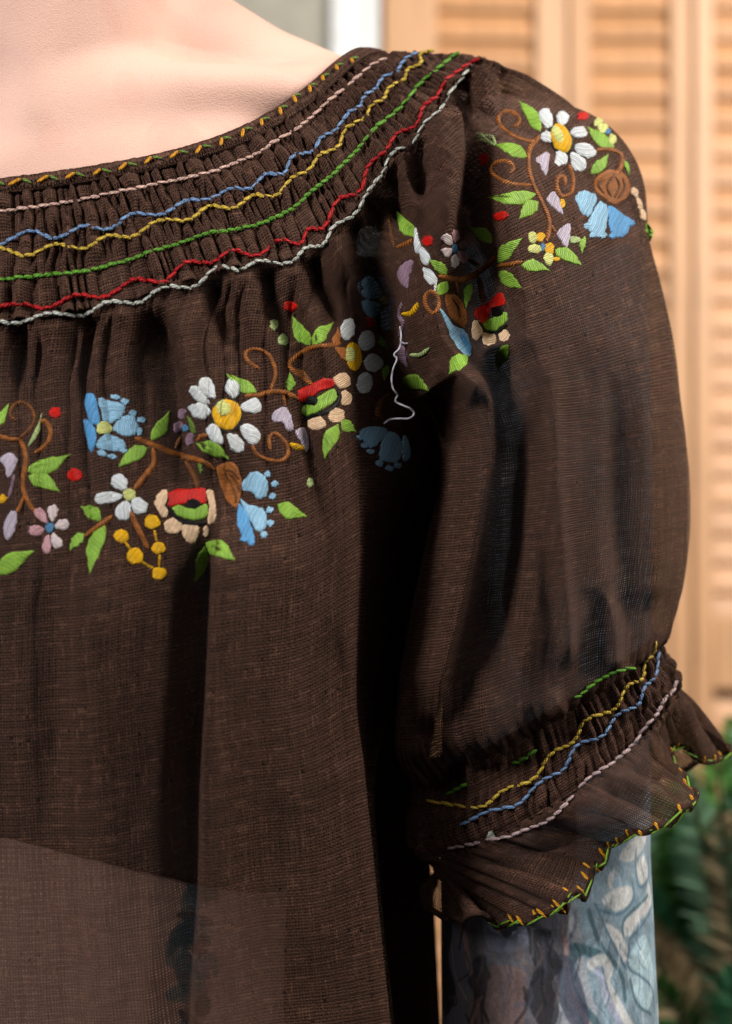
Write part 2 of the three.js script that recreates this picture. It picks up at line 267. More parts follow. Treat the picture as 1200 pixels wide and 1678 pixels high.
// ---------------------------------------------------------------- the person
const skinC = document.createElement('canvas'); skinC.width = 2048; skinC.height = 1024;
{
  const g = skinC.getContext('2d');
  g.fillStyle = 'rgb(212,172,157)'; g.fillRect(0, 0, 2048, 1024);
  const r = rng(77);
  for (let i = 0; i < 1500; i++) { const x = r() * 2048, y = r() * 1024, s = 6 + 42 * r() * r(), k = r(); g.fillStyle = k < 0.45 ? `rgba(200,130,116,${0.05 + 0.06 * r()})` : k < 0.8 ? `rgba(228,192,170,${0.05})` : `rgba(190,150,130,0.035)`; g.beginPath(); g.ellipse(x, y, s, s * (0.5 + r() * 0.5), r() * 3, 0, 7); g.fill(); }
  for (let i = 0; i < 500; i++) { g.fillStyle = `rgba(170,110,95,${0.06 + 0.12 * r()})`; g.beginPath(); g.arc(r() * 1024, r() * 1024, 0.4 + r() * 0.9, 0, 7); g.fill(); }
  for (let i = 0; i < 9; i++) { g.fillStyle = `rgba(120,70,55,${0.25 + 0.3 * r()})`; g.beginPath(); g.ellipse(380 + r() * 400, r() * 700, 0.8 + r() * 1.1, 0.6 + r() * 0.9, r(), 0, 7); g.fill(); }
  for (let i = 0; i < 900; i++) { const x = r() * 1024, y = r() * 700; g.strokeStyle = `rgba(${r() < 0.5 ? '176,120,104' : '236,206,192'},0.10)`; g.lineWidth = 0.6; g.beginPath(); g.moveTo(x, y); g.lineTo(x + 4 + 8 * r(), y + (r() - 0.5) * 4); g.stroke(); }
  // tattooed arm: the ink in the skin, laid out round the arm (angle from the front, height)
  const T = (px, py) => { const cx = mix(893, 907, (py - 1400) / 500), a = Math.asin(clamp((px - cx) / 178, -0.999, 0.999)), Y = (839 - py) * 1.06; return [2048 * (0.75 + a / (4 * Math.PI)), 1024 * (1 - (Y + 1150) / 1850)]; };
  const path = (pts, close) => { g.beginPath(); pts.forEach(([x, y], i) => { const [a, b] = T(x, y); if (!i) g.moveTo(a, b); else { const [c, d] = T((x + pts[i - 1][0]) / 2, (y + pts[i - 1][1]) / 2); g.lineTo(c, d); g.lineTo(a, b); } }); if (close) g.closePath(); };
  const smooth = (pts, closed) => { const c = new THREE.CatmullRomCurve3(pts.map(p => V3(p[0], p[1], 0)), !!closed, 'centripetal'); return c.getPoints(pts.length * 6).map(p => [p.x, p.y]); };
  const fill = (pts, col) => { path(smooth(pts, true), true); g.fillStyle = col; g.fill(); };
  const line = (pts, w, col, closed) => { path(smooth(pts, closed), closed); g.strokeStyle = col; g.lineWidth = w; g.lineCap = 'round'; g.stroke(); };
  g.save(); g.beginPath(); g.rect(1026, T(0, 180)[1], 1020, 1024); g.clip();
  g.fillStyle = 'rgba(118,146,168,0.72)'; g.fillRect(1024, 0, 1024, 1024);
  const ink = ['rgba(70,100,125,0.35)', 'rgba(130,165,185,0.4)', 'rgba(215,190,180,0.42)', 'rgba(60,70,110,0.3)', 'rgba(140,110,120,0.3)', 'rgba(35,40,52,0.2)'];
  for (let i = 0; i < 420; i++) { const x = 1030 + r() * 1010, y = r() * 1024, s = 8 + 26 * r(); g.fillStyle = ink[Math.floor(r() * ink.length)]; g.beginPath(); g.ellipse(x, y, s, s * (0.3 + 0.7 * r()), r() * 3, 0, 7); g.fill(); }
  for (let i = 0; i < 90; i++) { const x = 1030 + r() * 1010, y = r() * 780, s = 12 + 26 * r(), a0 = r() * 6; g.strokeStyle = `rgba(38,58,78,${0.3 + 0.3 * r()})`; g.lineWidth = 1.2 + 1.6 * r(); g.beginPath(); g.arc(x, y, s, a0, a0 + 1.2 + 2 * r()); g.stroke(); }
  // the lower arm, seen below the ruffle
  fill([[720, 1300], [900, 1300], [905, 1500], [880, 1700], [860, 1900], [720, 1900]], 'rgba(62,58,66,0.72)');
  fill([[930, 1400], [1070, 1300], [1084, 1500], [1084, 1900], [1040, 1900], [960, 1700], [925, 1540]], 'rgba(112,146,168,0.8)');
  const pale = 'rgba(220,208,200,0.6)', blue = 'rgba(66,104,132,0.85)', dark = 'rgba(38,48,66,0.8)', teal = 'rgba(54,92,108,0.85)', rose = 'rgba(186,140,138,0.8)', peri = 'rgba(146,156,190,0.8)';
  fill([[985, 1410], [1010, 1385], [1050, 1370], [1040, 1400], [1010, 1420]], pale); fill([[965, 1440], [978, 1425], [970, 1460]], pale);
  fill([[1020, 1430], [1035, 1415], [1047, 1440], [1043, 1462], [1030, 1464]], pale); line([[1020, 1400], [1018, 1430], [1025, 1466], [1048, 1458], [1052, 1420]], 3, blue);
  fill([[955, 1475], [980, 1458], [1008, 1462], [1005, 1485], [980, 1495]], pale); line([[950, 1490], [985, 1500], [1012, 1480], [1010, 1455]], 3, blue);
  fill([[992, 1515], [1035, 1490], [1048, 1466], [1055, 1505], [1020, 1522], [1000, 1540], [990, 1535]], pale); line([[990, 1545], [992, 1512], [1045, 1485]], 3, teal); line([[1000, 1545], [1025, 1530], [1058, 1508]], 3, blue);
  fill([[958, 1510], [985, 1530], [996, 1560], [992, 1580], [975, 1550]], 'rgba(214,206,206,0.7)');
  line([[935, 1490], [950, 1540], [985, 1600], [990, 1640]], 6, teal); line([[945, 1480], [965, 1530], [992, 1590]], 3, blue);
  fill([[908, 1540], [940, 1548], [965, 1565], [960, 1580], [925, 1560], [912, 1590], [925, 1630], [950, 1670], [940, 1690], [905, 1600]], teal);
  line([[902, 1535], [905, 1590], [920, 1640], [950, 1700]], 7, rose); line([[938, 1575], [955, 1570], [965, 1585], [960, 1605], [975, 1640], [1000, 1690]], 12, pale); line([[948, 1585], [955, 1610], [965, 1640], [985, 1685]], 9, peri);
  fill([[1003, 1565], [1030, 1545], [1045, 1580], [1050, 1640], [1030, 1670], [1010, 1640], [995, 1600]], 'rgba(158,196,212,0.85)'); line([[1000, 1550], [998, 1590], [1020, 1610], [1045, 1640], [1050, 1680]], 3, blue); line([[1052, 1530], [1070, 1590], [1075, 1625], [1060, 1660], [1065, 1690]], 3, blue); line([[1000, 1610], [1010, 1650], [1040, 1680]], 3, teal); line([[1020, 1570], [1040, 1610], [1042, 1640]], 2, 'rgba(230,240,245,0.7)');
  fill([[1070, 1640], [1082, 1620], [1084, 1700], [1065, 1700]], pale); fill([[935, 1660], [930, 1690], [900, 1650], [890, 1560], [905, 1560]], 'rgba(52,62,88,0.7)');
  line([[752, 1520], [765, 1560], [772, 1600], [790, 1640], [780, 1690]], 9, 'rgba(150,112,104,0.7)'); line([[742, 1570], [752, 1620], [770, 1650]], 4, 'rgba(150,130,124,0.5)');
  fill([[790, 1520], [840, 1510], [850, 1545], [800, 1560]], 'rgba(112,124,156,0.55)'); fill([[795, 1590], [845, 1585], [850, 1660], [840, 1740], [780, 1740]], 'rgba(118,82,76,0.65)');
  const jag = (pts, k) => pts.flatMap(([x, y], i) => { const [u, v] = pts[(i + 1) % pts.length]; return [[x, y], [mix(x, u, 0.5) + k * (r() - 0.5), mix(y, v, 0.5) + k * (r() - 0.5)]]; });
  fill(jag([[856, 1535], [880, 1520], [892, 1560], [884, 1600], [894, 1650], [872, 1700], [862, 1660], [846, 1630], [858, 1590]], 22), 'rgba(30,28,34,0.7)'); fill(jag([[775, 1585], [792, 1570], [802, 1600], [796, 1630], [782, 1645], [770, 1620]], 14), 'rgba(28,30,38,0.6)'); fill(jag([[724, 1530], [742, 1545], [738, 1590], [752, 1640], [735, 1700], [724, 1690]], 12), 'rgba(26,28,34,0.75)');
  for (let i = 0; i < 60; i++) { const x = 726 + 190 * r(), y = 1480 + 260 * r(); line([[x, y], [x + 16 * (r() - 0.5), y + 14 + 18 * r()], [x + 26 * (r() - 0.5), y + 34 + 26 * r()]], 1.5 + 3.5 * r(), ['rgba(24,26,34,0.6)', 'rgba(120,92,88,0.4)', 'rgba(70,74,104,0.45)'][i % 3]); }
  for (let i = 0; i < 45; i++) { const x = 930 + 140 * r(), y = 1380 + 330 * r(); line([[x, y], [x + 14 * (r() - 0.3), y + 10 + 14 * r()], [x + 20 * (r() - 0.2), y + 24 + 22 * r()]], 1 + 1.6 * r(), ['rgba(52,84,108,0.6)', 'rgba(222,220,218,0.45)', 'rgba(84,120,142,0.6)'][i % 3]); }
  for (let i = 0; i < 2600; i++) { g.fillStyle = r() < 0.5 ? 'rgba(225,220,215,0.12)' : 'rgba(30,50,70,0.12)'; g.fillRect(1030 + r() * 1010, 400 + r() * 620, 1 + r() * 2, 1); }
  g.restore();
  { // healed ink: the edges of every shape have bled a little into the skin, with pores and fine needle grain
    const X0 = 1400, W = 648, H = 1024, im = g.getImageData(X0, 0, W, H), s = im.data, t = new Float32Array(W * H * 3);
    for (const R of [1]) { for (let y = 0; y < H; y++) for (let x = 0; x < W; x++) for (let c = 0; c < 3; c++) { let v = 0, n = 0; for (let d = -R; d <= R; d++) { const q = clamp(x + d, 0, W - 1); v += s[4 * (y * W + q) + c]; n++; } t[3 * (y * W + x) + c] = v / n; }
      for (let y = 0; y < H; y++) for (let x = 0; x < W; x++) for (let c = 0; c < 3; c++) { let v = 0, n = 0; for (let d = -R; d <= R; d++) { const q = clamp(y + d, 0, H - 1); v += t[3 * (q * W + x) + c]; n++; } s[4 * (y * W + x) + c] = v / n; } }
    for (let y = 0; y < H; y++) for (let x = 0; x < W; x++) { const k = 4 * (y * W + x), f = 1 + 0.09 * noise(x / 2.2, y / 2.2, 31) + 0.12 * noise(x / 9 + 3 * noise(x / 30, y / 30, 9), y / 14, 32) + 0.10 * noise(x / 26, y / 30, 33), w = 0.16 + 0.2 * noise(x / 17, y / 12, 34); const grey = (s[k] + s[k + 1] + s[k + 2]) / 3; for (let c = 0; c < 3; c++) s[k + c] = clamp(mix(s[k + c], grey * [1.02, 1.0, 0.98][c], 0.25 + w * 0.3) * f * 0.98, 0, 255); }
    g.putImageData(im, X0, 0);
  }
  // ink on the ribs
  const B = (px, py) => { const Y = (839 - py) * 1.03, x = (px - 600) * 1.03 - BX; return [2048 * (0.25 + Math.atan2(x, 325) / (4 * Math.PI)), 1024 * (1 - (Y + 1150) / 2700)]; };
  for (let i = 0; i < 60; i++) { const [x, y] = B(340 + 130 * r(), 1440 + 420 * r()); g.fillStyle = ['rgba(60,92,108,0.55)', 'rgba(88,120,128,0.5)', 'rgba(30,40,52,0.5)', 'rgba(150,120,110,0.4)'][i % 4]; g.beginPath(); g.ellipse(x, y, 4 + 12 * r(), 3 + 7 * r(), r() * 3, 0, 7); g.fill(); }
  for (let i = 0; i < 40; i++) { const [x, y] = B(300 + 200 * r(), 470 + 150 * r()); g.fillStyle = ['rgba(90,110,140,0.3)', 'rgba(60,70,90,0.25)'][i % 2]; g.beginPath(); g.ellipse(x, y, 3 + 8 * r(), 3 + 6 * r(), r() * 3, 0, 7); g.fill(); }
}
const skinTex = new THREE.CanvasTexture(skinC); skinTex.colorSpace = THREE.SRGBColorSpace;
const skinBump = dataTex(512, (x, y) => { const v = 128 + 60 * noise(x / 3, y / 3, 1) + 50 * noise(x / 1.6, y / 2.2, 2); return [v, v, v]; }, false); skinBump.repeat.set(22, 12);
const skinMat = new THREE.MeshPhysicalMaterial({ color: 0xffffff, map: skinTex, roughness: 0.52, bumpMap: skinBump, bumpScale: 0.0002, specularIntensity: 0.3 });
const person = thing('person', 'person with tattooed arm standing with shoulder and collarbone towards the camera', 'person', [BX, -1150, -330]);
{
  const q = fixWinding(nets(bodySdf, [-2000, -1150, -860], [640, 1320, 220], 11));
  const n = q.idx.length, pos = [], nor = [], uv = [];
  for (let i = 0; i < n; i += 3) {
    let cx = 0, cy = 0, cz = 0; for (let k = 0; k < 3; k++) { const v = 3 * q.idx[i + k]; cx += q.pos[v] / 3; cy += q.pos[v + 1] / 3; cz += q.pos[v + 2] / 3; }
    const ax0 = Math.abs(cx - BX), onArm = armSdf(ax0, cy, cz) < torsoSdf(ax0, cy, cz) && cy < 480;
    const us = [];
    for (let k = 0; k < 3; k++) {
      const v = 3 * q.idx[i + k], x = q.pos[v], y = q.pos[v + 1], z = q.pos[v + 2], s = x < BX ? -1 : 1, ax = (x - BX) * (onArm ? s : 1);
      pos.push(x, y, z); nor.push(q.nor[v], q.nor[v + 1], q.nor[v + 2]);
      if (onArm) { const t = clamp((y - ARM[3][1]) / (ARM[0][1] - ARM[3][1]), 0, 1); us.push([0.75 + Math.atan2(ax - mix(ARM[3][0], ARM[0][0], t), z + 360) / (4 * Math.PI), (y + 1150) / 1850]); }
      else us.push([0.25 + Math.atan2(ax, z + 345) / (4 * Math.PI), (y + 1150) / 2700]);
    }
    const m = Math.max(us[0][0], us[1][0], us[2][0]); for (const w of us) { if (m - w[0] > 0.2) w[0] = m; uv.push(w[0], clamp(w[1], 0.002, 0.998)); }
  }
  part(person, 'body', geo(pos, [...Array(n).keys()], uv, person.org, nor), skinMat);
  // black close-fitting top under the blouse
  const under = (x, y, z) => { const ax = Math.abs(x - BX); let d = torsoSdf(ax, y, z) - 7; const yb = table([[0, -530], [41, -536], [250, -601], [475, -684], [620, -730]], ax)[0], ytop = table([[0, 330], [300, 345], [450, 420], [620, 470]], ax)[0]; d = smax(d, yb - y, 8); return smax(d, y - ytop, 8); };
  const u = fixWinding(nets(under, [-1320, -760, -740], [80, 500, 190], 13));
  const uuv = []; for (let i = 0; i < u.pos.length; i += 3) uuv.push(u.pos[i] / 200, u.pos[i + 1] / 200);
  part(person, 'bandeau_top', geo(u.pos, u.idx, uuv, person.org, u.nor), new THREE.MeshStandardMaterial({ color: new THREE.Color().setRGB(0.008, 0.008, 0.009), roughness: 0.85, map: weaveColor }), 'black close-fitting top under the sheer blouse');
}
// ---------------------------------------------------------------- the blouse: cloth
const blouse = thing('embroidered_blouse', 'sheer dark brown blouse with smocked neckline, puffed sleeve and colourful floral embroidery', 'blouse', [-100, -1150, -250]);
const proj = v => { const f = D / (D - v.z); return [CX + v.x * f, CY - v.y * f]; };
function fold(list, px, py) {
  let s = 0;
  for (const [pts, a, wl, wr, f0 = 0.15, f1 = 0.15] of list) {
    let best = 1e9, side = 0, tt = 0; const n = pts.length - 1;
    for (let i = 0; i < n; i++) {
      const [ax, ay] = pts[i], dx = pts[i + 1][0] - ax, dy = pts[i + 1][1] - ay, t = clamp(((px - ax) * dx + (py - ay) * dy) / (dx * dx + dy * dy), 0, 1);
      const ex = px - ax - dx * t, ey = py - ay - dy * t, d = ex * ex + ey * ey;
      if (d < best) { best = d; side = dx * (py - ay) - dy * (px - ax); tt = (i + t) / n; }
    }
    const w = side > 0 ? wl : wr, k = best / (w * w);
    if (k < 9) s += a * Math.exp(-k) * (f0 ? sst(0, f0, tt) : 1) * (f1 ? 1 - sst(1 - f1, 1, tt) : 1);
  }
  return s;
}
function pleatSet(seed, lo, hi, from = -1200, to = 2600) {
  const r = rng(seed), e = [from], a = []; while (e[e.length - 1] < to) { e.push(e[e.length - 1] + mix(lo, hi, r() ** 1.4)); a.push(0.3 + 0.7 * r()); }
  return s => { let i = 0, j = e.length - 2; while (i < j) { const m = (i + j + 1) >> 1; if (e[m] <= s) i = m; else j = m - 1; } const w = e[i + 1] - e[i], t = (s - e[i]) / w; return Math.pow(Math.sin(Math.PI * clamp(t, 0, 1)), 0.62) * a[i] * Math.min(1, w / 16); };
}
function sheet(nu, nv, base, disp, wrap, margin = 9) {
  const W = nu + 1, H = nv + 1, P = [], N = [];
  for (let j = 0; j < H; j++) for (let i = 0; i < W; i++) P.push(base(i / nu, j / nv));
  const nrm = () => { for (let j = 0; j < H; j++) for (let i = 0; i < W; i++) {
    const il = wrap ? (i + nu - 1) % nu : Math.max(i - 1, 0), ir = wrap ? (i + 1) % nu : Math.min(i + 1, nu);
    const a = P[j * W + il], b = P[j * W + ir], c = P[Math.max(j - 1, 0) * W + i], d = P[Math.min(j + 1, nv) * W + i];
    N[j * W + i] = V3().subVectors(d, c).cross(V3().subVectors(b, a)).normalize(); if (wrap) N[j * W + i].negate();
  } };
  nrm();
  const Q = [];
  for (let j = 0; j < H; j++) for (let i = 0; i < W; i++) {
    const k = j * W + i, p = P[k].clone(), n = N[k], [px, py] = proj(p), [dn, dz] = disp(i / nu, j / nv, px, py, p, n);
    p.addScaledVector(n, dn); p.z += dz;
    if (margin !== null) for (let q = 0; q < 2; q++) { const s = bodySdf(p.x, p.y, p.z); if (s < margin) p.addScaledVector(grad(bodySdf, p), margin - s); }
    Q.push(p);
  }
  const pos = new Float32Array(W * H * 3), uv = new Float32Array(W * H * 2), idx = [];
  for (let k = 0; k < W * H; k++) { pos[3 * k] = Q[k].x; pos[3 * k + 1] = Q[k].y; pos[3 * k + 2] = Q[k].z; }
  // texture coordinates follow the length of the cloth along the middle row and column
  const lu = [0], lv = [0], jm = nv >> 1;
  for (let i = 1; i < W; i++) { let s = 0; for (const j of [nv >> 2, jm, (3 * nv) >> 2]) s += Q[j * W + i].distanceTo(Q[j * W + i - 1]) / 3; lu.push(lu[i - 1] + s); }
  for (let j = 1; j < H; j++) { let s = 0; for (const i of [nu >> 2, nu >> 1, (3 * nu) >> 2]) s += P[j * W + i].distanceTo(P[(j - 1) * W + i]) / 3; lv.push(lv[j - 1] + s); }
  for (let j = 0; j < H; j++) for (let i = 0; i < W; i++) { const k = j * W + i; uv[2 * k] = lu[i] / WTILE; uv[2 * k + 1] = -lv[j] / WTILE; }
  for (let j = 0; j < nv; j++) for (let i = 0; i < nu; i++) { const a = j * W + i, b = a + 1, c = a + W, d = c + 1; wrap ? idx.push(a, b, c, b, d, c) : idx.push(a, c, b, b, c, d); }
  return { pos, idx, uv, nu, nv, Q };
}
const smoothCloth = (g, wrap, nu, nv) => { if (!wrap) return g; const n = g.attributes.normal, W = nu + 1; for (let j = 0; j <= nv; j++) { const a = j * W, b = a + nu; const v = V3(n.getX(a) + n.getX(b), n.getY(a) + n.getY(b), n.getZ(a) + n.getZ(b)).normalize(); n.setXYZ(a, v.x, v.y, v.z); n.setXYZ(b, v.x, v.y, v.z); } return g; };
// depth of a sheet along each line of sight, for laying the threads on it
const LW = 1500, LH = 1800, LX = -150, LY = -20;
function layer(...sheets) {
  const Z = new Float32Array(LW * LH).fill(-1e6);
  for (const s of sheets) {
    const n = s.pos.length / 3, sx = new Float32Array(n), sy = new Float32Array(n);
    for (let i = 0; i < n; i++) { const f = D / (D - s.pos[3 * i + 2]); sx[i] = CX + s.pos[3 * i] * f - LX; sy[i] = CY - s.pos[3 * i + 1] * f - LY; }
    for (let t = 0; t < s.idx.length; t += 3) {
      const a = s.idx[t], b = s.idx[t + 1], c = s.idx[t + 2], x0 = Math.max(0, Math.floor(Math.min(sx[a], sx[b], sx[c]))), x1 = Math.min(LW - 1, Math.ceil(Math.max(sx[a], sx[b], sx[c]))), y0 = Math.max(0, Math.floor(Math.min(sy[a], sy[b], sy[c]))), y1 = Math.min(LH - 1, Math.ceil(Math.max(sy[a], sy[b], sy[c])));
      const den = (sy[b] - sy[c]) * (sx[a] - sx[c]) + (sx[c] - sx[b]) * (sy[a] - sy[c]); if (Math.abs(den) < 1e-9) continue;
      for (let y = y0; y <= y1; y++) for (let x = x0; x <= x1; x++) {
        const u = ((sy[b] - sy[c]) * (x - sx[c]) + (sx[c] - sx[b]) * (y - sy[c])) / den, v = ((sy[c] - sy[a]) * (x - sx[c]) + (sx[a] - sx[c]) * (y - sy[c])) / den;
        if (u < -0.02 || v < -0.02 || u + v > 1.02) continue;
        const z = u * s.pos[3 * a + 2] + v * s.pos[3 * b + 2] + (1 - u - v) * s.pos[3 * c + 2], k = y * LW + x;
        if (z > Z[k]) Z[k] = z;
      }
    }
  }
  const get = (x, y) => { const i = Math.round(x - LX), j = Math.round(y - LY); return i < 0 || j < 0 || i >= LW || j >= LH ? -1e6 : Z[j * LW + i]; };
  const z = (x, y) => {
    let s = 0, n = 0; for (const [a, b] of [[0, 0], [1.5, 0], [-1.5, 0], [0, 1.5], [0, -1.5]]) { const v = get(x + a, y + b); if (v > -9e5) { s += v; n++; } }
    if (n) return s / n;
    for (let r = 2; r < 60; r += 2) for (let k = 0; k < 12; k++) { const v = get(x + r * Math.cos(k * 0.524), y + r * Math.sin(k * 0.524)); if (v > -9e5) return v; }
    return -100;
  };
  return { z, top: (x, y, r) => { let m = z(x, y); const c = m; for (let k = 0; k < 8; k++) { const v = get(x + r * Math.cos(k * 0.785), y + r * Math.sin(k * 0.785)); if (v > m && v < c + 14) m = v; } return m; },
    normal: (x, y) => { const c = z(x, y), e = 4, lim = v => Math.abs(v - c) > 22 ? c : v; const a = pt(x - e, y, lim(z(x - e, y))), b = pt(x + e, y, lim(z(x + e, y))), d = pt(x, y - e, lim(z(x, y - e))), f = pt(x, y + e, lim(z(x, y + e))); return V3().subVectors(f, d).cross(V3().subVectors(b, a)).normalize(); } };
}
// the smocked yoke: from the neck edge to the lowest stitch row, over the shoulder and down the back
const neckPts = [[-420, 345, -110], [-250, 325, -40], [-120, 312, -8], [0, 297, 2], [100, 284, -2], [200, 268, -18], [300, 246, -48], [400, 210, -100], [480, 163, -168], [540, 117, -245], [575, 98, -305], [600, 92, -365], [622, 104, -430], [640, 150, -500], [650, 260, -560]];
const rowPts = [[-420, 570, -20], [-250, 555, 50], [-120, 542, 78], [0, 530, 88], [125, 511, 86], [262, 474, 70], [390, 440, 38], [502, 414, -8], [594, 330, -88], [684, 222, -185], [738, 148, -262], [778, 103, -350], [800, 112, -430], [815, 165, -520], [815, 280, -580]];
const curveOf = a => new THREE.CatmullRomCurve3(a.map(p => pt(...p)), false, 'centripetal');
const neckC = curveOf(neckPts), rowC = curveOf(rowPts);
const rowLen = []; { let s = -560, q = rowC.getPoint(0); for (let i = 0; i <= 900; i++) { const p = rowC.getPoint(i / 900); s += p.distanceTo(q); rowLen.push(s); q = p; } }
const sAt = u => rowLen[Math.round(clamp(u, 0, 1) * 900)];
const PL = [pleatSet(1, 12, 44), pleatSet(2, 10, 38), pleatSet(3, 11, 40), pleatSet(4, 13, 36)];
const yokePleat = (s, v) => {
  const w = s + 13 * noise(s / 60, v * 2.4, 2) + 4 * noise(s / 17, v * 6, 4), a = [PL[0](w), PL[1](w), PL[2](w)], f = clamp(v * 3.2 - 0.6, 0, 1.999), i = Math.floor(f);
  return mix(a[i], a[i + 1], sst(0.25, 0.75, f - i));
};
const ROWV = [0.24, 0.43, 0.52, 0.73, 0.93];
const yoke = sheet(960, 60, (u, v) => { const a = neckC.getPoint(u), b = rowC.getPoint(u); return a.lerp(b, v); }, (u, v, px, py) => {
  let pinch = 0; for (const r of ROWV) pinch = Math.max(pinch, Math.exp(-(((v - r) / 0.028) ** 2)));
  const s = sAt(u), amp = 27 * sst(0.02, 0.2, v) * (1 - 0.45 * pinch);
  return [amp * (yokePleat(s, v) - 0.4) + 9 * Math.sin(Math.PI * v) - 4 * pinch + 1.5 * noise(s / 7, v * 12, 9), 0];
}, false);
part(blouse, 'smocked_yoke', geo(yoke.pos, yoke.idx, yoke.uv, blouse.org), M.gathered, 'finely gathered brown smocked yoke around the neckline');
// the front, gathered into the yoke, falling from the bust
const EDGE = [[300, 640], [420, 600], [520, 580], [640, 578], [780, 586], [900, 590], [1000, 586], [1150, 584], [1260, 597], [1400, 611], [1500, 621], [1678, 640], [1950, 668]];
const ZC = [[300, 20], [540, 88], [700, 135], [900, 172], [1100, 178], [1400, 168], [1700, 165], [1950, 165]];
const SIDE = [[300, 150], [760, 150], [900, 110], [1150, 60], [1260, 20], [1400, 8], [1950, 8]];
const zFront = (x, y) => table(ZC, y)[0] - (x > 130 ? 78 : 46) * ((x - 130) / 450) ** 2;
const panelFolds = [
  [[[372, 800], [362, 900], [354, 1000], [346, 1150], [340, 1300], [337, 1440], [325, 1700], [318, 1950]], 78, 10, 120, 0.2, 0],
  [[[350, 860], [326, 980], [318, 1150], [308, 1300], [306, 1450], [290, 1700], [285, 1950]], -88, 27, 19, 0.2, 0],
  [[[278, 485], [305, 590], [330, 690], [352, 800]], 34, 14, 60, 0.2, 0.25], [[[252, 500], [276, 600], [296, 700], [320, 830]], -34, 34, 18, 0.15, 0.3],
  [[[70, 900], [88, 1050], [90, 1200], [78, 1420]], -20, 36, 30, 0.3, 0.3], [[[140, 850], [155, 1000], [165, 1200], [170, 1500], [165, 1800]], 26, 40, 60, 0.3, 0.3], [[[-20, 880], [-5, 1100], [0, 1400], [-10, 1700]], -12, 40, 25, 0.3, 0.2],
  [[[30, 530], [40, 620], [55, 720]], -14, 16, 14, 0.1, 0.5], [[[80, 525], [92, 600], [98, 680]], 12, 16, 18, 0.1, 0.5], [[[150, 515], [140, 600], [135, 700]], -16, 18, 14, 0.1, 0.6], [[[200, 500], [205, 600], [215, 700]], 12, 20, 22, 0.1, 0.5],
  [[[345, 455], [362, 520], [395, 600]], -18, 16, 14, 0.1, 0.5], [[[395, 445], [410, 520], [440, 600]], 16, 18, 20, 0.1, 0.5], [[[432, 440], [450, 505], [485, 590]], -24, 14, 12, 0.1, 0.5], [[[478, 435], [495, 500], [530, 580], [555, 660]], 20, 14, 22, 0.1, 0.4],
  [[[505, 420], [530, 480], [560, 560]], -26, 14, 12, 0.1, 0.4], [[[545, 385], [570, 450], [600, 520]], 16, 12, 16, 0.1, 0.4], [[[575, 360], [600, 430], [625, 520]], -20, 12, 12, 0.1, 0.4],
  [[[496, 640], [510, 720], [528, 800], [552, 920]], -22, 14, 20, 0.2, 0.4], [[[520, 640], [540, 740], [560, 860], [570, 1000]], 18, 18, 24, 0.2, 0.4],
  [[[545, 1000], [560, 1150], [572, 1280]], -16, 22, 14, 0.3, 0.3], [[[480, 1050], [500, 1300], [520, 1650]], 12, 60, 50, 0.3, 0.2], [[[430, 1000], [425, 1300], [430, 1700]], -12, 40, 45, 0.3, 0.2],
];
const panel = sheet(400, 330, (u, v) => {
  const n = Math.min(u / 0.86, 1), q = clamp((u - 0.86) / 0.14, 0, 1);
  // where this column leaves the yoke
  const xt = mix(-420, 594, n), [yt, zt] = table(rowPts.slice(0, 9), xt), y = yt - 6 + (1950 - yt) * Math.pow(v, 1.12), xe = table(EDGE, y)[0];
  let x = mix(-420, xe, n); x = mix(xt, x, sst(0, 120, y - yt));
  let z = mix(zt - 3, zFront(x, y), sst(0, 190, y - yt)), e = xe - x;
  const low = sst(740, 900, y); z -= 62 * Math.exp(-Math.max(e, 0) / mix(20, 9, low)) * sst(20, 160, y - yt);
  if (q > 0) { const s = table(SIDE, y)[0]; x += s * Math.pow(q, 1.15); z -= mix(370, 440, low) * Math.pow(q, mix(0.9, 0.55, low)); }
  return pt(x, y, z);
}, (u, v, px, py) => {
  const n = Math.min(u / 0.86, 1), xt = mix(-420, 594, n), yt = table(rowPts.slice(0, 9), xt)[0], d = Math.max(py - yt, 0);
  const s = xt * 1.02 + 7 * noise(xt / 30, d / 60, 3), g = (PL[2](s + 5) - 0.45) * 15 * Math.exp(-d / 60) + (PL[3](s * 0.55 + 40) - 0.5) * 42 * sst(5, 60, d) * Math.exp(-d / 230);
  const far = u > 0.86 ? 1 - sst(0.86, 0.93, u) : 1;
  return [0, (g + fold(panelFolds, px, py) * mix(1.9, 1, sst(560, 720, py)) + 5 * noise(px / 60, py / 160, 5) + 1.6 * noise(px / 22, py / 45, 6)) * far];
}, false);
part(blouse, 'front_panel', geo(panel.pos, panel.idx, panel.uv, blouse.org), M.sheer, 'sheer brown front falling in vertical folds');
// the back, seen between the front and the arm
const BACKE = [[600, 830], [1000, 800], [1150, 725], [1300, 700], [1490, 712], [1678, 722], [1950, 735]];
const back = sheet(80, 120, (u, v) => { const y = mix(420, 1950, v), x = mix(-420, table(BACKE, y)[0], u); return pt(x, y, -720 - 120 * Math.sin(Math.PI * u * 0.75) + 140 * Math.pow(u, 6)); }, (u, v, px, py) => [0, 12 * noise(px / 30, py / 300, 3) + 14 * Math.sin(px / 24 + py / 400)], false, 12);
part(blouse, 'back_panel', geo(back.pos, back.idx, back.uv, blouse.org), M.solid, 'dark inside of the blouse back');
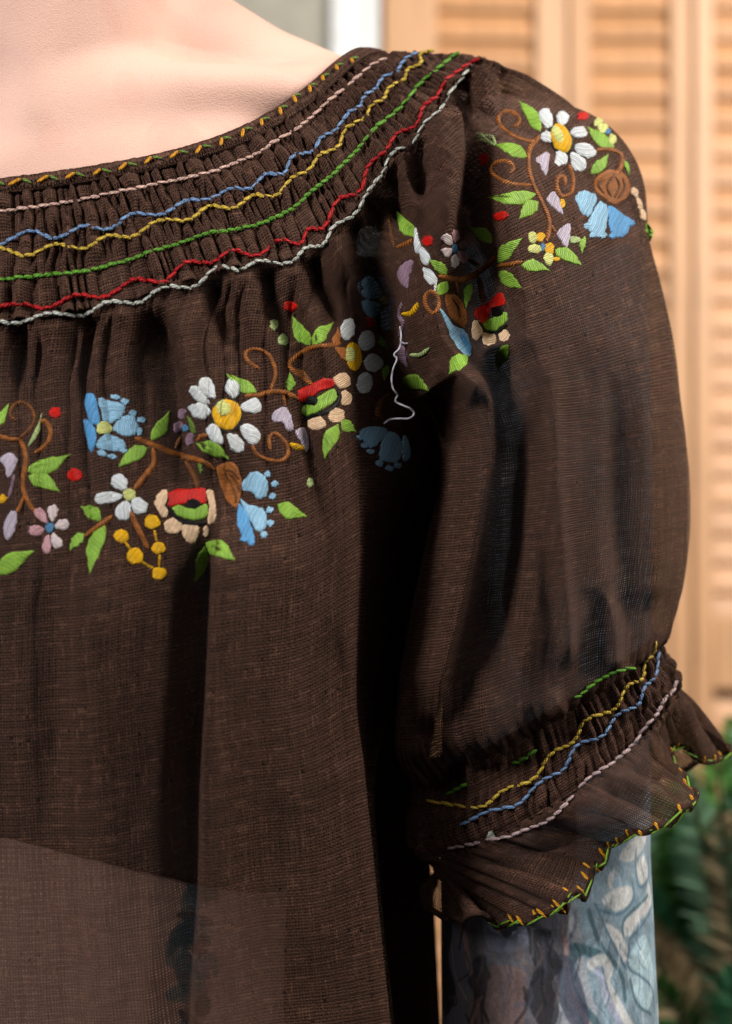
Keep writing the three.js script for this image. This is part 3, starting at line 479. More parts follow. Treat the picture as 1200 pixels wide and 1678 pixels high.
// the puffed sleeve: [left x, y, z, right x, y, z, bulge to the front, to the back, sag of the front arc]
const SEC = [
  [546, 380, -112, 784, 98, -380, 44, 190, -6], [562, 425, -150, 880, 133, -395, 80, 230, 10], [604, 465, -200, 978, 208, -400, 165, 260, 14], [618, 535, -235, 1036, 315, -400, 235, 280, 16], [634, 600, -265, 1072, 425, -400, 275, 290, 14],
  [672, 652, -290, 1096, 535, -395, 300, 290, 10], [712, 700, -330, 1112, 645, -390, 305, 290, 6], [722, 780, -350, 1122, 735, -385, 310, 290, 4], [698, 900, -350, 1127, 835, -380, 318, 290, 4], [670, 1030, -345, 1123, 925, -375, 322, 290, 8],
  [650, 1130, -340, 1110, 985, -370, 315, 285, 16], [648, 1228, -340, 1096, 1036, -365, 300, 270, 40], [684, 1284, -345, 1074, 1050, -360, 230, 225, 28]].map((a, i) => [i, ...a]);
const CUFF = [[0, 688, 1268, -345, 1066, 1036, -360, 214, 216, 22], [1, 676, 1345, -345, 1096, 1088, -360, 224, 218, 48], [2, 684, 1400, -345, 1109, 1120, -360, 232, 224, 56]];
function ring(s, th, boxy = 1, out = 0) {
  const [lx, ly, lz, rx, ry, rz, F, B, sag] = s, c = Math.cos(th), sn = Math.sin(th), w = (1 + c) / 2;
  const dx = rx - lx, dy = ry - ly, L = Math.hypot(dx, dy), ax = -dy / L, ay = dx / L;    // down the sleeve, on the picture of the section
  const k = sn > 0 ? sn * sag : 0.4 * sn * sag;
  return pt(mix(lx, rx, w) + ax * k, mix(ly, ry, w) + ay * k, mix(lz, rz, w) + (sn > 0 ? F * Math.pow(sn, mix(boxy, 0.8, sst(0.2, 0.8, w))) : B * sn) + out);
}
const sleeveFolds = [
  [[[748, 165], [752, 230], [744, 310], [722, 400], [705, 480], [718, 560], [768, 622], [802, 668], [800, 740], [775, 850], [748, 980], [716, 1110], [712, 1230]], 58, 56, 20, 0.08, 0.1],
  [[[774, 170], [772, 260], [766, 360], [778, 430], [796, 470]], -50, 18, 32, 0.1, 0.2], [[[786, 440], [806, 500], [816, 570]], -40, 24, 26, 0.2, 0.2], [[[818, 560], [824, 610], [828, 680], [836, 760], [828, 880], [800, 1010], [782, 1120]], -92, 18, 32, 0.15, 0.25],
  [[[805, 190], [806, 300], [822, 400], [856, 490], [852, 600], [862, 740], [872, 900], [868, 1040], [842, 1150]], 42, 13, 60, 0.1, 0.2],
  [[[706, 640], [726, 672], [734, 700], [728, 740]], -90, 34, 26, 0.1, 0.3], [[[700, 612], [745, 628], [788, 655]], 34, 26, 20, 0.15, 0.2],
  [[[655, 258], [660, 300], [672, 350], [690, 390]], 26, 14, 16, 0.1, 0.3], [[[684, 236], [686, 290], [688, 345]], -44, 9, 9, 0.1, 0.35], [[[640, 275], [648, 330], [668, 380]], -26, 12, 9, 0.1, 0.3],
  [[[712, 190], [716, 250], [712, 330]], 14, 14, 16, 0.1, 0.4], [[[754, 128], [764, 190], [770, 260]], -22, 12, 10, 0.1, 0.4], [[[786, 108], [796, 160], [806, 240]], 16, 12, 22, 0.1, 0.4], [[[808, 112], [830, 170], [846, 260]], -8, 12, 16, 0.1, 0.5],
  [[[906, 560], [902, 660], [906, 780], [916, 900], [926, 1010], [930, 1100]], 26, 14, 13, 0.25, 0.1], [[[880, 640], [880, 780], [888, 920], [896, 1040]], -8, 14, 14, 0.3, 0.15],
  [[[948, 520], [965, 640], [968, 800], [965, 940]], -16, 30, 34, 0.3, 0.3], [[[1008, 560], [1016, 700], [1022, 840], [1036, 940], [1020, 1040]], -26, 28, 28, 0.3, 0.15], [[[1052, 480], [1066, 640], [1072, 800], [1064, 940], [1050, 1010]], 24, 34, 40, 0.2, 0.2],
  [[[972, 960], [968, 1030], [962, 1085]], -11, 22, 20, 0.2, 0], [[[1000, 960], [1000, 1030], [1004, 1080]], 26, 12, 14, 0.3, 0], [[[1040, 1000], [1036, 1050], [1034, 1085]], -12, 14, 14, 0.3, 0],
  [[[690, 1160], [740, 1240], [760, 1290]], -22, 22, 16, 0.3, 0], [[[800, 1100], [820, 1200], [840, 1270]], 20, 30, 26, 0.3, 0.1], [[[865, 1150], [882, 1210], [890, 1245]], -14, 14, 14, 0.3, 0], [[[905, 1120], [918, 1180], [924, 1215]], 18, 12, 14, 0.3, 0], [[[658, 1120], [664, 1200], [690, 1270]], 14, 16, 18, 0.3, 0],
  [[[640, 420], [668, 500], [676, 570]], 14, 16, 18, 0.2, 0.3], [[[830, 560], [836, 640], [842, 720]], 10, 6, 6, 0.3, 0.3],
];
const SP = pleatSet(21, 14, 30), CP = [pleatSet(31, 13, 27), pleatSet(32, 12, 25)];
const sleeve = sheet(420, 330, (u, v) => ring(table(SEC, v * 12), Math.PI * 2 * u, mix(1, 0.36, sst(4.2, 7, v * 12)) + 0.5 * sst(10.8, 12, v * 12)), (u, v, px, py, p, n) => {
  const front = sst(-0.1, 0.35, n.z), per = 1500, top = Math.exp(-v * 12 / 1.0), bot = Math.exp(-(1 - v) * 12 / 0.95);
  const g = (SP(u * per + 6 * noise(u * 40, v * 20, 1)) - 0.45) * 21 * (top + bot) + 4 * noise(u * 26, v * 7, 2) + 1.5 * noise(u * 70, v * 26, 3);
  return [g, fold(sleeveFolds, px, py) * front * mix(2.8, mix(1.4, 1.45, sst(560, 760, py)), sst(330, 470, py))];
}, true);
part(blouse, 'puffed_sleeve', smoothCloth(geo(sleeve.pos, sleeve.idx, sleeve.uv, blouse.org), true, 420, 330), M.sleeve, 'sheer brown puffed sleeve gathered into the yoke');
const cuff = sheet(520, 44, (u, v) => ring(table(CUFF, v * 2), Math.PI * 2 * u), (u, v) => {
  const s = u * 1500 + 6 * noise(u * 60, v * 3, 6); let pinch = 0; for (const r of [0.32, 0.58, 0.96]) pinch = Math.max(pinch, Math.exp(-(((v - r) / 0.06) ** 2)));
  return [(mix(CP[0](s), CP[1](s), sst(0.3, 0.6, v)) - 0.4) * 25 * (1 - 0.4 * pinch) - 3 * pinch + 7 * Math.sin(Math.PI * v), 0];
}, true);
part(blouse, 'smocked_cuff', smoothCloth(geo(cuff.pos, cuff.idx, cuff.uv, blouse.org), true, 520, 44), M.gathered, 'finely gathered brown smocked cuff');
const HEM = [[1196, 1236, -400], [1152, 1247, -330], [1112, 1228, -300], [1122, 1262, -230], [1146, 1297, -150], [1112, 1336, -60], [1054, 1367, -45], [1002, 1392, -150], [970, 1412, -195], [966, 1448, -90], [928, 1483, -15], [880, 1503, -55], [828, 1508, -145], [780, 1503, -60], [732, 1500, -150], [694, 1482, -250], [690, 1450, -380], [730, 1430, -520], [830, 1400, -600], [930, 1350, -560], [1010, 1300, -640], [1090, 1270, -560], [1150, 1240, -560], [1190, 1225, -480]];
const hemC = new THREE.CatmullRomCurve3(HEM.map(p => pt(...p)), true, 'centripetal');
const RP = pleatSet(41, 34, 84);
const ruffle = sheet(520, 60, (u, v) => {
  const a = ring(CUFF[2].slice(1), Math.PI * 2 * u), b = hemC.getPoint(u < 1 ? u * 1.0 : 0);
  const w = Math.pow(v, 1.0), p = a.clone().lerp(b, w); p.z += 22 * Math.sin(Math.PI * Math.sqrt(v)) * Math.max(0, Math.sin(Math.PI * 2 * u)); return p;
}, (u, v, px, py, p, n) => [(CP[1](u * 1500) - 0.4) * 12 * Math.exp(-v / 0.12) + (RP(u * 1500 + 14 * noise(u * 30, v * 2, 8)) - 0.55) * 50 * sst(0, 0.35, v) * (1 - 0.2 * v), 0], true, 5);
part(blouse, 'ruffle', smoothCloth(geo(ruffle.pos, ruffle.idx, ruffle.uv, blouse.org), true, 520, 60), M.sleeve, 'sheer brown ruffle below the cuff');
const LAY = { yoke: layer(yoke), seam: layer(yoke, panel, sleeve), cuffTop: layer(cuff, sleeve), cuffLow: layer(cuff, ruffle), panel: layer(panel), sleeve: layer(sleeve), cuff: layer(cuff), ruffle: layer(ruffle) };
// rolled hem of the ruffle
function tube(pts, r, seg = 6, closed = false) {
  const c = new THREE.CatmullRomCurve3(pts, closed, 'centripetal'), g = new THREE.TubeGeometry(c, Math.max(8, pts.length * 3), r, seg, closed), p = g.attributes.position, o = blouse.org;
  for (let i = 0; i < p.count; i++) p.setXYZ(i, (p.getX(i) - o.x) * U, (p.getY(i) - o.y) * U, (p.getZ(i) - o.z) * U);
  return g;
}
{
  const W = ruffle.nu + 1, e = []; for (let i = 0; i < ruffle.nu; i += 4) e.push(ruffle.Q[ruffle.nv * W + i]);
  part(blouse, 'ruffle_hem', tube(e, 5.5, 6, true), M.solid, 'rolled dark edge of the ruffle');
}
// binding along the neck edge
{
  const n = 420, pos = [], uv = [], idx = [], W = yoke.nu + 1, K = 9;
  const row = (u, j) => { const f = u * yoke.nu, i = Math.min(Math.floor(f), yoke.nu - 1); return yoke.Q[j * W + i].clone().lerp(yoke.Q[j * W + i + 1], f - i); };
  let s = 0, last = null;
  for (let i = 0; i <= n; i++) {
    const u = i / n, a = row(u, 0), T = row(Math.min(u + 0.004, 1), 0).sub(row(Math.max(u - 0.004, 0), 0)).normalize(), A = rowC.getPoint(u).sub(neckC.getPoint(u)); A.addScaledVector(T, -A.dot(T)).normalize();
    const N = V3().crossVectors(A, T).normalize(); if (N.z < 0 && u < 0.6) N.negate();
    if (last) { s += a.distanceTo(last.a); if (N.dot(last.N) < 0) N.negate(); } last = { a, N };
    for (let k = 0; k < K; k++) { const q = k / (K - 1) * Math.PI * 2, c = a.clone().addScaledVector(A, 13 - 16 * Math.cos(q)).addScaledVector(N, 5 + 7 * Math.sign(Math.sin(q)) * Math.pow(Math.abs(Math.sin(q)), 0.6)); pos.push(c.x, c.y, c.z); uv.push(s / WTILE, k * 5 / WTILE); }
    if (i) for (let k = 0; k < K - 1; k++) { const a0 = (i - 1) * K + k, b0 = a0 + K; idx.push(a0, b0, a0 + 1, a0 + 1, b0, b0 + 1); }
  }
  part(blouse, 'neck_binding', geo(pos, idx, uv, blouse.org), M.solid, 'narrow brown binding along the neck edge');
  LAY.bind = layer({ pos: Float32Array.from(pos), idx });
}
// ---------------------------------------------------------------- the blouse: threads
// one stitch: a short plump thread, laid along x
const stitchG = (() => { const pr = []; for (let i = 0; i <= 8; i++) { const t = i / 8 * 2 - 1; pr.push(new THREE.Vector2(Math.max(0.02, Math.pow(1 - Math.abs(t) ** 3, 0.55)), t)); } const g = new THREE.LatheGeometry(pr, 7); g.rotateZ(-Math.PI / 2); const uv = g.attributes.uv; for (let i = 0; i < uv.count; i++) uv.setXY(i, uv.getX(i) * 0.33 + uv.getY(i) * 0.3, uv.getY(i)); return g; })();
function stitch(parent, name, a, b, n, r, m) {
  const o = new THREE.Mesh(stitchG, m); o.name = name; o.castShadow = o.receiveShadow = true;
  const x = V3().subVectors(b, a), L = x.length(); x.normalize();
  const y = V3().crossVectors(n, x).normalize(), z = V3().crossVectors(x, y);
  o.quaternion.setFromRotationMatrix(new THREE.Matrix4().makeBasis(x, y, z)); o.scale.set(L / 2 * U, r * U, r * 0.85 * U);
  o.position.copy(a).add(b).multiplyScalar(0.5).sub(parent.org).multiplyScalar(U); parent.add(o); return o;
}
function stitchRow(lay, label, hex, r, pts) {
  const g = subgroup(blouse, 'stitch_row', label), m = thread(hex), L = LAY[lay], n = pts.length;
  for (let i = 0; i < n; i++) {
    const p = pts[i], q0 = pts[Math.max(i - 1, 0)], q1 = pts[Math.min(i + 1, n - 1)];
    if (Math.hypot(q1[0] - q0[0], q1[1] - q0[1]) > 75) continue;
    const ends = [[mix(p[0], q0[0], 0.56), mix(p[1], q0[1], 0.56)], [mix(p[0], q1[0], 0.56), mix(p[1], q1[1], 0.56)]];
    if (i === 0) ends[0] = [2 * p[0] - ends[1][0], 2 * p[1] - ends[1][1]]; if (i === n - 1) ends[1] = [2 * p[0] - ends[0][0], 2 * p[1] - ends[0][1]];
    // each stitch leans a little across the row, as the real ones do
    const dx = ends[1][0] - ends[0][0], dy = ends[1][1] - ends[0][1], k = Math.hypot(dx, dy) || 1, lean = 1.6;
    ends[0][0] -= dy / k * -lean; ends[0][1] += dx / k * -lean; ends[1][0] -= dy / k * lean; ends[1][1] += dx / k * lean;
    const N = L.normal(p[0], p[1]); if (N.z < 0.15) N.z = 0.15; N.normalize();
    const zm = L.top(p[0], p[1], 5), f = e => pt(e[0], e[1], clamp(L.top(e[0], e[1], 5), zm - 13, zm + 13)).addScaledVector(N, r * 0.25);
    stitch(g, 'stitch', f(ends[0]), f(ends[1]), N, r * 0.8 * (0.85 + 0.3 * hash(i, n, 3)), m);
  }
}
const P2 = a => { const o = []; for (let i = 0; i < a.length; i += 2) o.push([a[i], a[i + 1]]); return o; };
stitchRow('yoke', 'row of pale pink cable stitches on the yoke', C.rowPink, 3.7, P2([-62, 358, -44, 354, -26, 352, -8, 348, 0, 349, 20, 342, 37, 343, 55, 338, 72, 340, 91, 331, 104, 335, 122, 328, 144, 327, 155, 320, 171, 322, 187, 313, 202, 314, 215, 309, 231, 310, 249, 301, 266, 301, 284, 295, 300, 295, 317, 287, 334, 287, 351, 279, 369, 277, 382, 266, 397, 264, 409, 256, 420, 255, 435, 242, 449, 230, 466, 225, 486, 210, 501, 200, 507, 194, 520, 185, 531, 171, 544, 160, 556, 152, 571, 138, 587, 126, 598, 114, 614, 104, 627, 98]));
stitchRow('yoke', 'zigzag row of blue stitches on the yoke', C.rowBlue, 3.9, P2([-60, 384, -45, 395, -30, 402, -15, 408, 0, 402, 21, 392, 35, 382, 50, 375, 65, 382, 82, 390, 91, 393, 105, 387, 121, 377, 136, 367, 147, 372, 164, 376, 179, 379, 191, 369, 206, 356, 217, 347, 230, 351, 249, 353, 266, 354, 280, 345, 295, 334, 305, 326, 320, 329, 337, 329, 355, 323, 367, 315, 377, 307, 391, 308, 409, 314, 419, 305, 427, 291, 435, 284, 447, 284, 461, 288, 470, 285, 472, 270, 476, 254, 489, 251, 505, 253, 516, 249, 520, 235, 525, 222, 539, 222, 550, 214, 560, 204, 564, 189, 577, 179, 592, 176, 595, 168, 592, 160, 605, 151, 618, 147, 621, 140, 619, 131, 633, 124, 650, 118, 657, 112, 656, 102, 670, 93, 679, 88]));
stitchRow('yoke', 'zigzag row of yellow stitches on the yoke', C.rowYellow, 3.9, P2([-60, 412, -45, 402, -30, 398, -12, 402, 5, 406, 17, 412, 32, 418, 47, 422, 65, 412, 82, 402, 94, 399, 107, 403, 124, 407, 139, 411, 151, 402, 167, 389, 180, 384, 194, 387, 207, 390, 222, 390, 236, 375, 251, 364, 265, 360, 276, 360, 292, 362, 310, 364, 321, 354, 332, 343, 344, 335, 355, 338, 371, 342, 385, 344, 396, 334, 407, 325, 415, 317, 426, 320, 440, 324, 457, 322, 464, 310, 470, 297, 481, 289, 496, 285, 510, 279, 517, 262, 521, 254, 530, 251, 544, 247, 557, 241, 562, 229, 560, 215, 573, 204, 588, 201, 602, 192, 604, 182, 606, 172, 620, 167, 634, 162, 632, 152, 637, 143, 653, 135, 665, 131, 666, 123, 664, 115, 673, 111, 685, 108, 694, 102, 690, 95, 685, 90, 695, 85, 706, 83]));
stitchRow('yoke', 'row of green cable stitches on the yoke', C.rowGreen, 4.1, P2([-60, 468, -45, 464, -28, 465, -12, 458, 4, 461, 16, 454, 31, 457, 47, 452, 65, 455, 80, 447, 96, 451, 110, 446, 127, 449, 142, 442, 156, 444, 170, 435, 185, 436, 197, 428, 214, 429, 229, 417, 244, 416, 259, 406, 276, 407, 286, 399, 299, 400, 311, 390, 326, 390, 337, 380, 352, 382, 366, 377, 380, 380, 391, 372, 404, 375, 415, 368, 429, 370, 436, 360, 446, 361, 456, 352, 469, 350, 475, 342, 489, 339, 494, 326, 506, 320, 511, 310, 525, 305, 529, 296, 542, 292, 546, 284, 559, 274, 566, 264, 577, 257, 582, 247, 594, 239, 596, 228, 609, 214, 624, 201, 640, 191, 653, 179, 666, 168, 675, 153, 687, 138, 699, 127, 710, 118, 722, 110, 731, 101, 745, 90]));
stitchRow('seam', 'zigzag row of red stitches low on the yoke', C.rowRed, 4.1, P2([-60, 494, -44, 500, -26, 506, -8, 505, 9, 501, 29, 494, 47, 501, 65, 505, 80, 507, 94, 499, 111, 487, 126, 481, 141, 484, 157, 489, 172, 489, 190, 479, 207, 464, 219, 455, 232, 458, 251, 462, 269, 464, 280, 455, 294, 436, 306, 427, 322, 429, 341, 432, 355, 430, 366, 417, 381, 405, 392, 413, 407, 419, 422, 421, 435, 415, 445, 400, 457, 390, 470, 395, 487, 403, 497, 400, 500, 385, 504, 371, 515, 375, 527, 379, 536, 371, 542, 350, 548, 328, 562, 322, 580, 320, 593, 317, 597, 299, 598, 283, 603, 270, 615, 261, 627, 251, 638, 243, 643, 227, 651, 216, 663, 214, 679, 210, 687, 203, 688, 188, 690, 177, 699, 168, 713, 162, 723, 154, 724, 136, 736, 126, 751, 118, 764, 107, 778, 99]));
stitchRow('seam', 'row of off-white stitches along the lower edge of the yoke', C.rowWhite, 3.7, P2([-60, 540, -44, 534, -26, 532, -8, 526, 10, 527, 26, 533, 46, 524, 66, 517, 77, 512, 95, 514, 114, 516, 134, 519, 145, 515, 160, 502, 175, 492, 192, 495, 212, 496, 230, 500, 241, 489, 255, 476, 271, 467, 286, 470, 305, 472, 322, 472, 332, 459, 345, 444, 359, 435, 371, 436, 385, 443, 397, 446, 410, 432, 425, 425, 439, 429, 455, 432, 472, 434, 485, 425, 492, 415, 499, 405, 512, 404, 525, 405, 534, 401, 537, 386, 544, 372, 555, 364, 572, 358, 586, 350, 592, 333, 597, 320, 607, 310, 620, 292, 632, 280, 633, 266, 640, 251, 655, 241, 673, 241, 683, 230, 689, 208, 701, 198, 717, 184, 729, 176, 728, 164, 739, 146, 753, 131, 765, 118, 770, 110]));
stitchRow('cuffTop', 'zigzag row of yellow stitches on the cuff', C.rowYellow, 3.9, P2([1074, 1057, 1075, 1070, 1064, 1077, 1057, 1082, 1056, 1094, 1055, 1107, 1051, 1116, 1042, 1117, 1033, 1120, 1024, 1125, 1021, 1136, 1016, 1147, 1013, 1156, 1007, 1164, 995, 1168, 979, 1172, 958, 1177, 952, 1189, 949, 1200, 944, 1211, 938, 1219, 928, 1223, 915, 1227, 900, 1235, 893, 1248, 887, 1262, 876, 1278, 863, 1283, 842, 1289, 822, 1294, 812, 1306, 803, 1316, 792, 1323, 774, 1323, 753, 1321, 735, 1317, 711, 1314]));
stitchRow('cuff', 'zigzag row of blue stitches on the cuff', C.rowBlue, 3.7, P2([1079, 1075, 1077, 1089, 1076, 1105, 1071, 1117, 1060, 1119, 1053, 1128, 1051, 1144, 1048, 1156, 1037, 1161, 1023, 1164, 1011, 1171, 1003, 1181, 997, 1195, 988, 1208, 973, 1212, 957, 1215, 945, 1219, 937, 1232, 931, 1249, 925, 1263, 913, 1268, 897, 1273, 882, 1282, 873, 1294, 862, 1307, 852, 1319, 835, 1324, 810, 1325, 790, 1332, 776, 1342, 762, 1349]));
stitchRow('cuffLow', 'row of dusty pink stitches at the lower edge of the cuff', C.cuffPink, 4.2, P2([1107, 1121, 1104, 1134, 1095, 1138, 1086, 1149, 1082, 1163, 1075, 1172, 1066, 1181, 1054, 1195, 1043, 1211, 1038, 1223, 1025, 1231, 1016, 1243, 1003, 1249, 990, 1262, 976, 1265, 965, 1275, 952, 1286, 944, 1299, 935, 1308, 925, 1323, 913, 1331, 904, 1343, 890, 1347, 876, 1356, 861, 1357, 846, 1367, 833, 1372, 808, 1374, 785, 1380, 769, 1386, 753, 1385, 740, 1389]));
for (const a of [[1033, 1095, 1016, 1097, 1004, 1104, 991, 1107, 981, 1116, 967, 1122, 957, 1136, 947, 1141], [871, 1234, 857, 1246, 845, 1250], [760, 1287, 748, 1293, 738, 1299]]) stitchRow('cuffTop', 'short run of green stitches at the top of the cuff', C.rowGreen, 3.9, P2(a));
// stitched crosses on the neck binding: gold foot, green foot
{
  const g = subgroup(blouse, 'edge_stitching', 'gold and green crossed stitches along the neck binding'), L = LAY.bind;
  const put = (x0, y0, x1, y1, hex, r) => { const f = (x, y) => { const N = L.normal(x, y); return pt(x, y, L.top(x, y, 4)).addScaledVector(N, r * 1.0); }; const N = L.normal((x0 + x1) / 2, (y0 + y1) / 2); if (N.z < 0.2) N.z = 0.2; stitch(g, hex === C.gold ? 'gold_stitch' : 'green_stitch', f(x0, y0), f(x1, y1), N.normalize(), r, thread(hex)); };
  for (const [a, b, c, d] of [[-76, 316, -54, 302], [-30, 311, -8, 297], [14, 305, 36, 294], [61, 300, 80, 289], [107, 294, 123, 284], [153, 288, 166, 278], [195, 280, 208, 268], [237, 270, 249, 258], [278, 261, 292, 249], [320, 253, 330, 240], [361, 240, 364, 227], [396, 226, 399, 212], [429, 208, 428, 196], [460, 190, 458, 177], [485, 170, 481, 158], [508, 153, 507, 141], [530, 134, 528, 125], [553, 117, 550, 108], [577, 104, 574, 97]]) {
    put(a, b, c, d, C.gold, 3); put(c + 1, d, c + mix(17, 13, clamp((a - 300) / 200, 0, 1)), d + mix(7, -2, clamp((a - 60) / 420, 0, 1)), C.dullGreen, 2.4);
  }
}
// crossed stitches over the hem of the ruffle
{
  const g = subgroup(blouse, 'edge_stitching', 'gold and lime crossed stitches over the ruffle hem'), W = ruffle.nu + 1, r = rng(9), hem = i => ruffle.Q[ruffle.nv * W + ((i % ruffle.nu) + ruffle.nu) % ruffle.nu], inn = (i, j) => ruffle.Q[(ruffle.nv - j) * W + ((i % ruffle.nu) + ruffle.nu) % ruffle.nu];
  let acc = 99;
  for (let i = -6; i < 272; i++) {
    acc += hem(i).distanceTo(hem(i - 1)); if (acc < 29 + 8 * r()) continue; acc = 0;
    const N = V3(0, -0.25, 1).normalize(), o = V3(0, 0, 5);
    stitch(g, 'gold_stitch', inn(i, 6).clone().add(V3(0, 0, 6)), hem(i + 2).clone().add(V3(0, -5, 5)), N, 2.7, thread(C.gold));
    stitch(g, 'lime_stitch', hem(i - 4).clone().add(V3(2, 3, 7)), hem(i + 6).clone().add(V3(-2, -6, 6)), N, 2.1, thread(C.lime));
  }
}
// --- satin pieces lying on the cloth
function piece(parent, name, lay, out, ang, hex, h = 4.2, label) {
  h *= 0.5;
  const L = LAY[lay], n = out.length; let cx = 0, cy = 0; for (const p of out) { cx += p[0] / n; cy += p[1] / n; }
  const zs = out.map(p => L.z(...p)).sort((a, b) => a - b), zm = zs[n >> 1], pos = [], uv = [], idx = [], ca = Math.cos(ang), sa = Math.sin(ang);
  const put = (x, y, e) => { const N = L.normal(x, y); if (N.z < 0.1) { N.z = 0.1; N.normalize(); } const p = pt(x, y, clamp(L.z(x, y), zm - 70, zm + 70)).addScaledVector(N, e); pos.push(p.x, p.y, p.z); uv.push((x * ca + y * sa) / 28, (y * ca - x * sa) / 28); };
  const R = [[1, -1.2], [0.97, h * 0.5], [0.8, h * 0.88], [0.45, h]];
  R.forEach(([k, e], j) => { for (let i = 0; i < n; i++) { const jag = j < 2 ? 3.0 * (hash(i, n * 7 + Math.round(cx), Math.round(cy)) - 0.5) : 0, dx = out[i][0] - cx, dy = out[i][1] - cy, d = Math.hypot(dx, dy) || 1; put(cx + dx * (k + jag / d), cy + dy * (k + jag / d), e); } });
  put(cx, cy, h);
  for (let j = 0; j < 3; j++) for (let i = 0; i < n; i++) { const a = j * n + i, b = j * n + (i + 1) % n; idx.push(a, a + n, b, b, a + n, b + n); }
  for (let i = 0; i < n; i++) idx.push(3 * n + i, 4 * n, 3 * n + (i + 1) % n);
  const g = geo(pos, idx, uv, blouse.org); const nn = g.attributes.normal; let s = 0; for (let i = 0; i < nn.count; i++) s += nn.getZ(i);
  if (s < 0) { for (let i = 0; i < idx.length; i += 3) { const t = idx[i]; idx[i] = idx[i + 1]; idx[i + 1] = t; } g.setIndex(idx); g.computeVertexNormals(); }
  return part(parent, name, g, thread(hex), label);
}
const closed = (pts, k = 4) => { const c = new THREE.CatmullRomCurve3(pts.map(p => V3(p[0], p[1], 0)), true, 'centripetal'), o = []; const n = Math.max(14, Math.min(34, pts.length * k)); for (let i = 0; i < n; i++) { const p = c.getPoint(i / n); o.push([p.x, p.y]); } return o; };
const oval = (x, y, rx, ry = rx, rot = 0) => { const o = []; for (let i = 0; i < 16; i++) { const a = i / 16 * 6.2832, c = Math.cos(a) * rx, s = Math.sin(a) * ry; o.push([x + c * Math.cos(rot) - s * Math.sin(rot), y + c * Math.sin(rot) + s * Math.cos(rot)]); } return o; };
// a leaf from its base to its pointed tip
function leaf(parent, lay, x0, y0, x1, y1, w, hex = C.green, bend = 0.12, name = 'leaf') {
  const dx = x1 - x0, dy = y1 - y0, L = Math.hypot(dx, dy), nx = -dy / L, ny = dx / L, o = [], n = 11, sgn = hash(x0, y0, 4) < 0.5 ? 1 : -1;
  const at = (t, s) => { const q = Math.pow(Math.sin(Math.PI * Math.pow(t, 0.8)), 1.1) * w / 2 * (1 - 0.3 * t), c = bend * sgn * L * Math.sin(Math.PI * t) * 0.5; return [x0 + dx * t + nx * (q * s + c), y0 + dy * t + ny * (q * s + c)]; };
  for (let i = 0; i < n; i++) o.push(at(i / n, 1)); for (let i = n; i > 0; i--) o.push(at(i / n, -1));
  return piece(parent, name, lay, o, Math.atan2(dy, dx) + 0.5 * sgn, hex, 3.6);
}
// a petal, narrow where it starts and round at its tip
function petal(parent, lay, x0, y0, x1, y1, w, hex, name = 'petal') {
  const dx = x1 - x0, dy = y1 - y0, L = Math.hypot(dx, dy), nx = -dy / L, ny = dx / L, o = [];
  for (let i = 0; i < 18; i++) { const a = i / 18 * 6.2832, t = 0.5 - 0.5 * Math.cos(a), q = Math.sin(a) * (0.55 + 0.45 * t) * w / 2 * 1.12; o.push([x0 + dx * t + nx * q, y0 + dy * t + ny * q]); }
  return piece(parent, name, lay, o, Math.atan2(dy, dx) + 1.2, hex, 4.4);
}
const blob = (parent, lay, flat, hex, name = 'petal', ang = 0.4, h = 4.2) => piece(parent, name, lay, closed(P2(flat)), ang, hex, h);
const dot = (parent, lay, x, y, rx, ry, hex, name = 'berry', rot = 0, h = 4.6) => piece(parent, name, lay, oval(x, y, rx, ry, rot), 0.5 + hash(x, y, 6), hex, h);
function cord(parent, lay, flat, w, hex = C.brown, name = 'stem', loop = false) {
  const L = LAY[lay], c = new THREE.CatmullRomCurve3(P2(flat).map(p => V3(p[0], p[1], 0)), loop, 'centripetal'), len = c.getLength(), n = Math.max(4, Math.round(len / 3.2)), pos = [], uv = [], idx = [], K = 7;
  let zl = null;
  for (let i = 0; i <= n; i++) {
    const t = i / n, p = c.getPointAt(t), q = c.getTangentAt(t), k = loop ? 1 : 0.45 + 0.55 * Math.min(1, Math.min(t, 1 - t) * len / (w * 0.9)), ww = w * k * (0.94 + 0.14 * hash(i, Math.round(len), 2)) / 2;
    const N = L.normal(p.x, p.y); if (N.z < 0.12) { N.z = 0.12; N.normalize(); }
    let zc = L.z(p.x, p.y); if (zl !== null) zc = clamp(zc, zl - 9, zl + 9); zl = zc;
    for (let j = 0; j < K; j++) { const s = j / (K - 1) * 2 - 1, x = p.x - q.y * s * ww, y = p.y + q.x * s * ww, e = pt(x, y, clamp(L.z(x, y), zc - 4, zc + 4)).addScaledVector(N, (name === 'vein' ? 1.3 : -1) + (ww * 0.55 + 1.5) * Math.sqrt(1 - s * s * 0.98)); pos.push(e.x, e.y, e.z); uv.push((t * len * 0.9 + s * ww * 0.8) / 33, s * ww / 33); }
    if (i) for (let j = 0; j < K - 1; j++) { const a = (i - 1) * K + j, b = a + K; idx.push(a, a + 1, b, a + 1, b + 1, b); }
  }
  return part(parent, name, geo(pos, idx, uv, blouse.org), thread(hex, true));
}
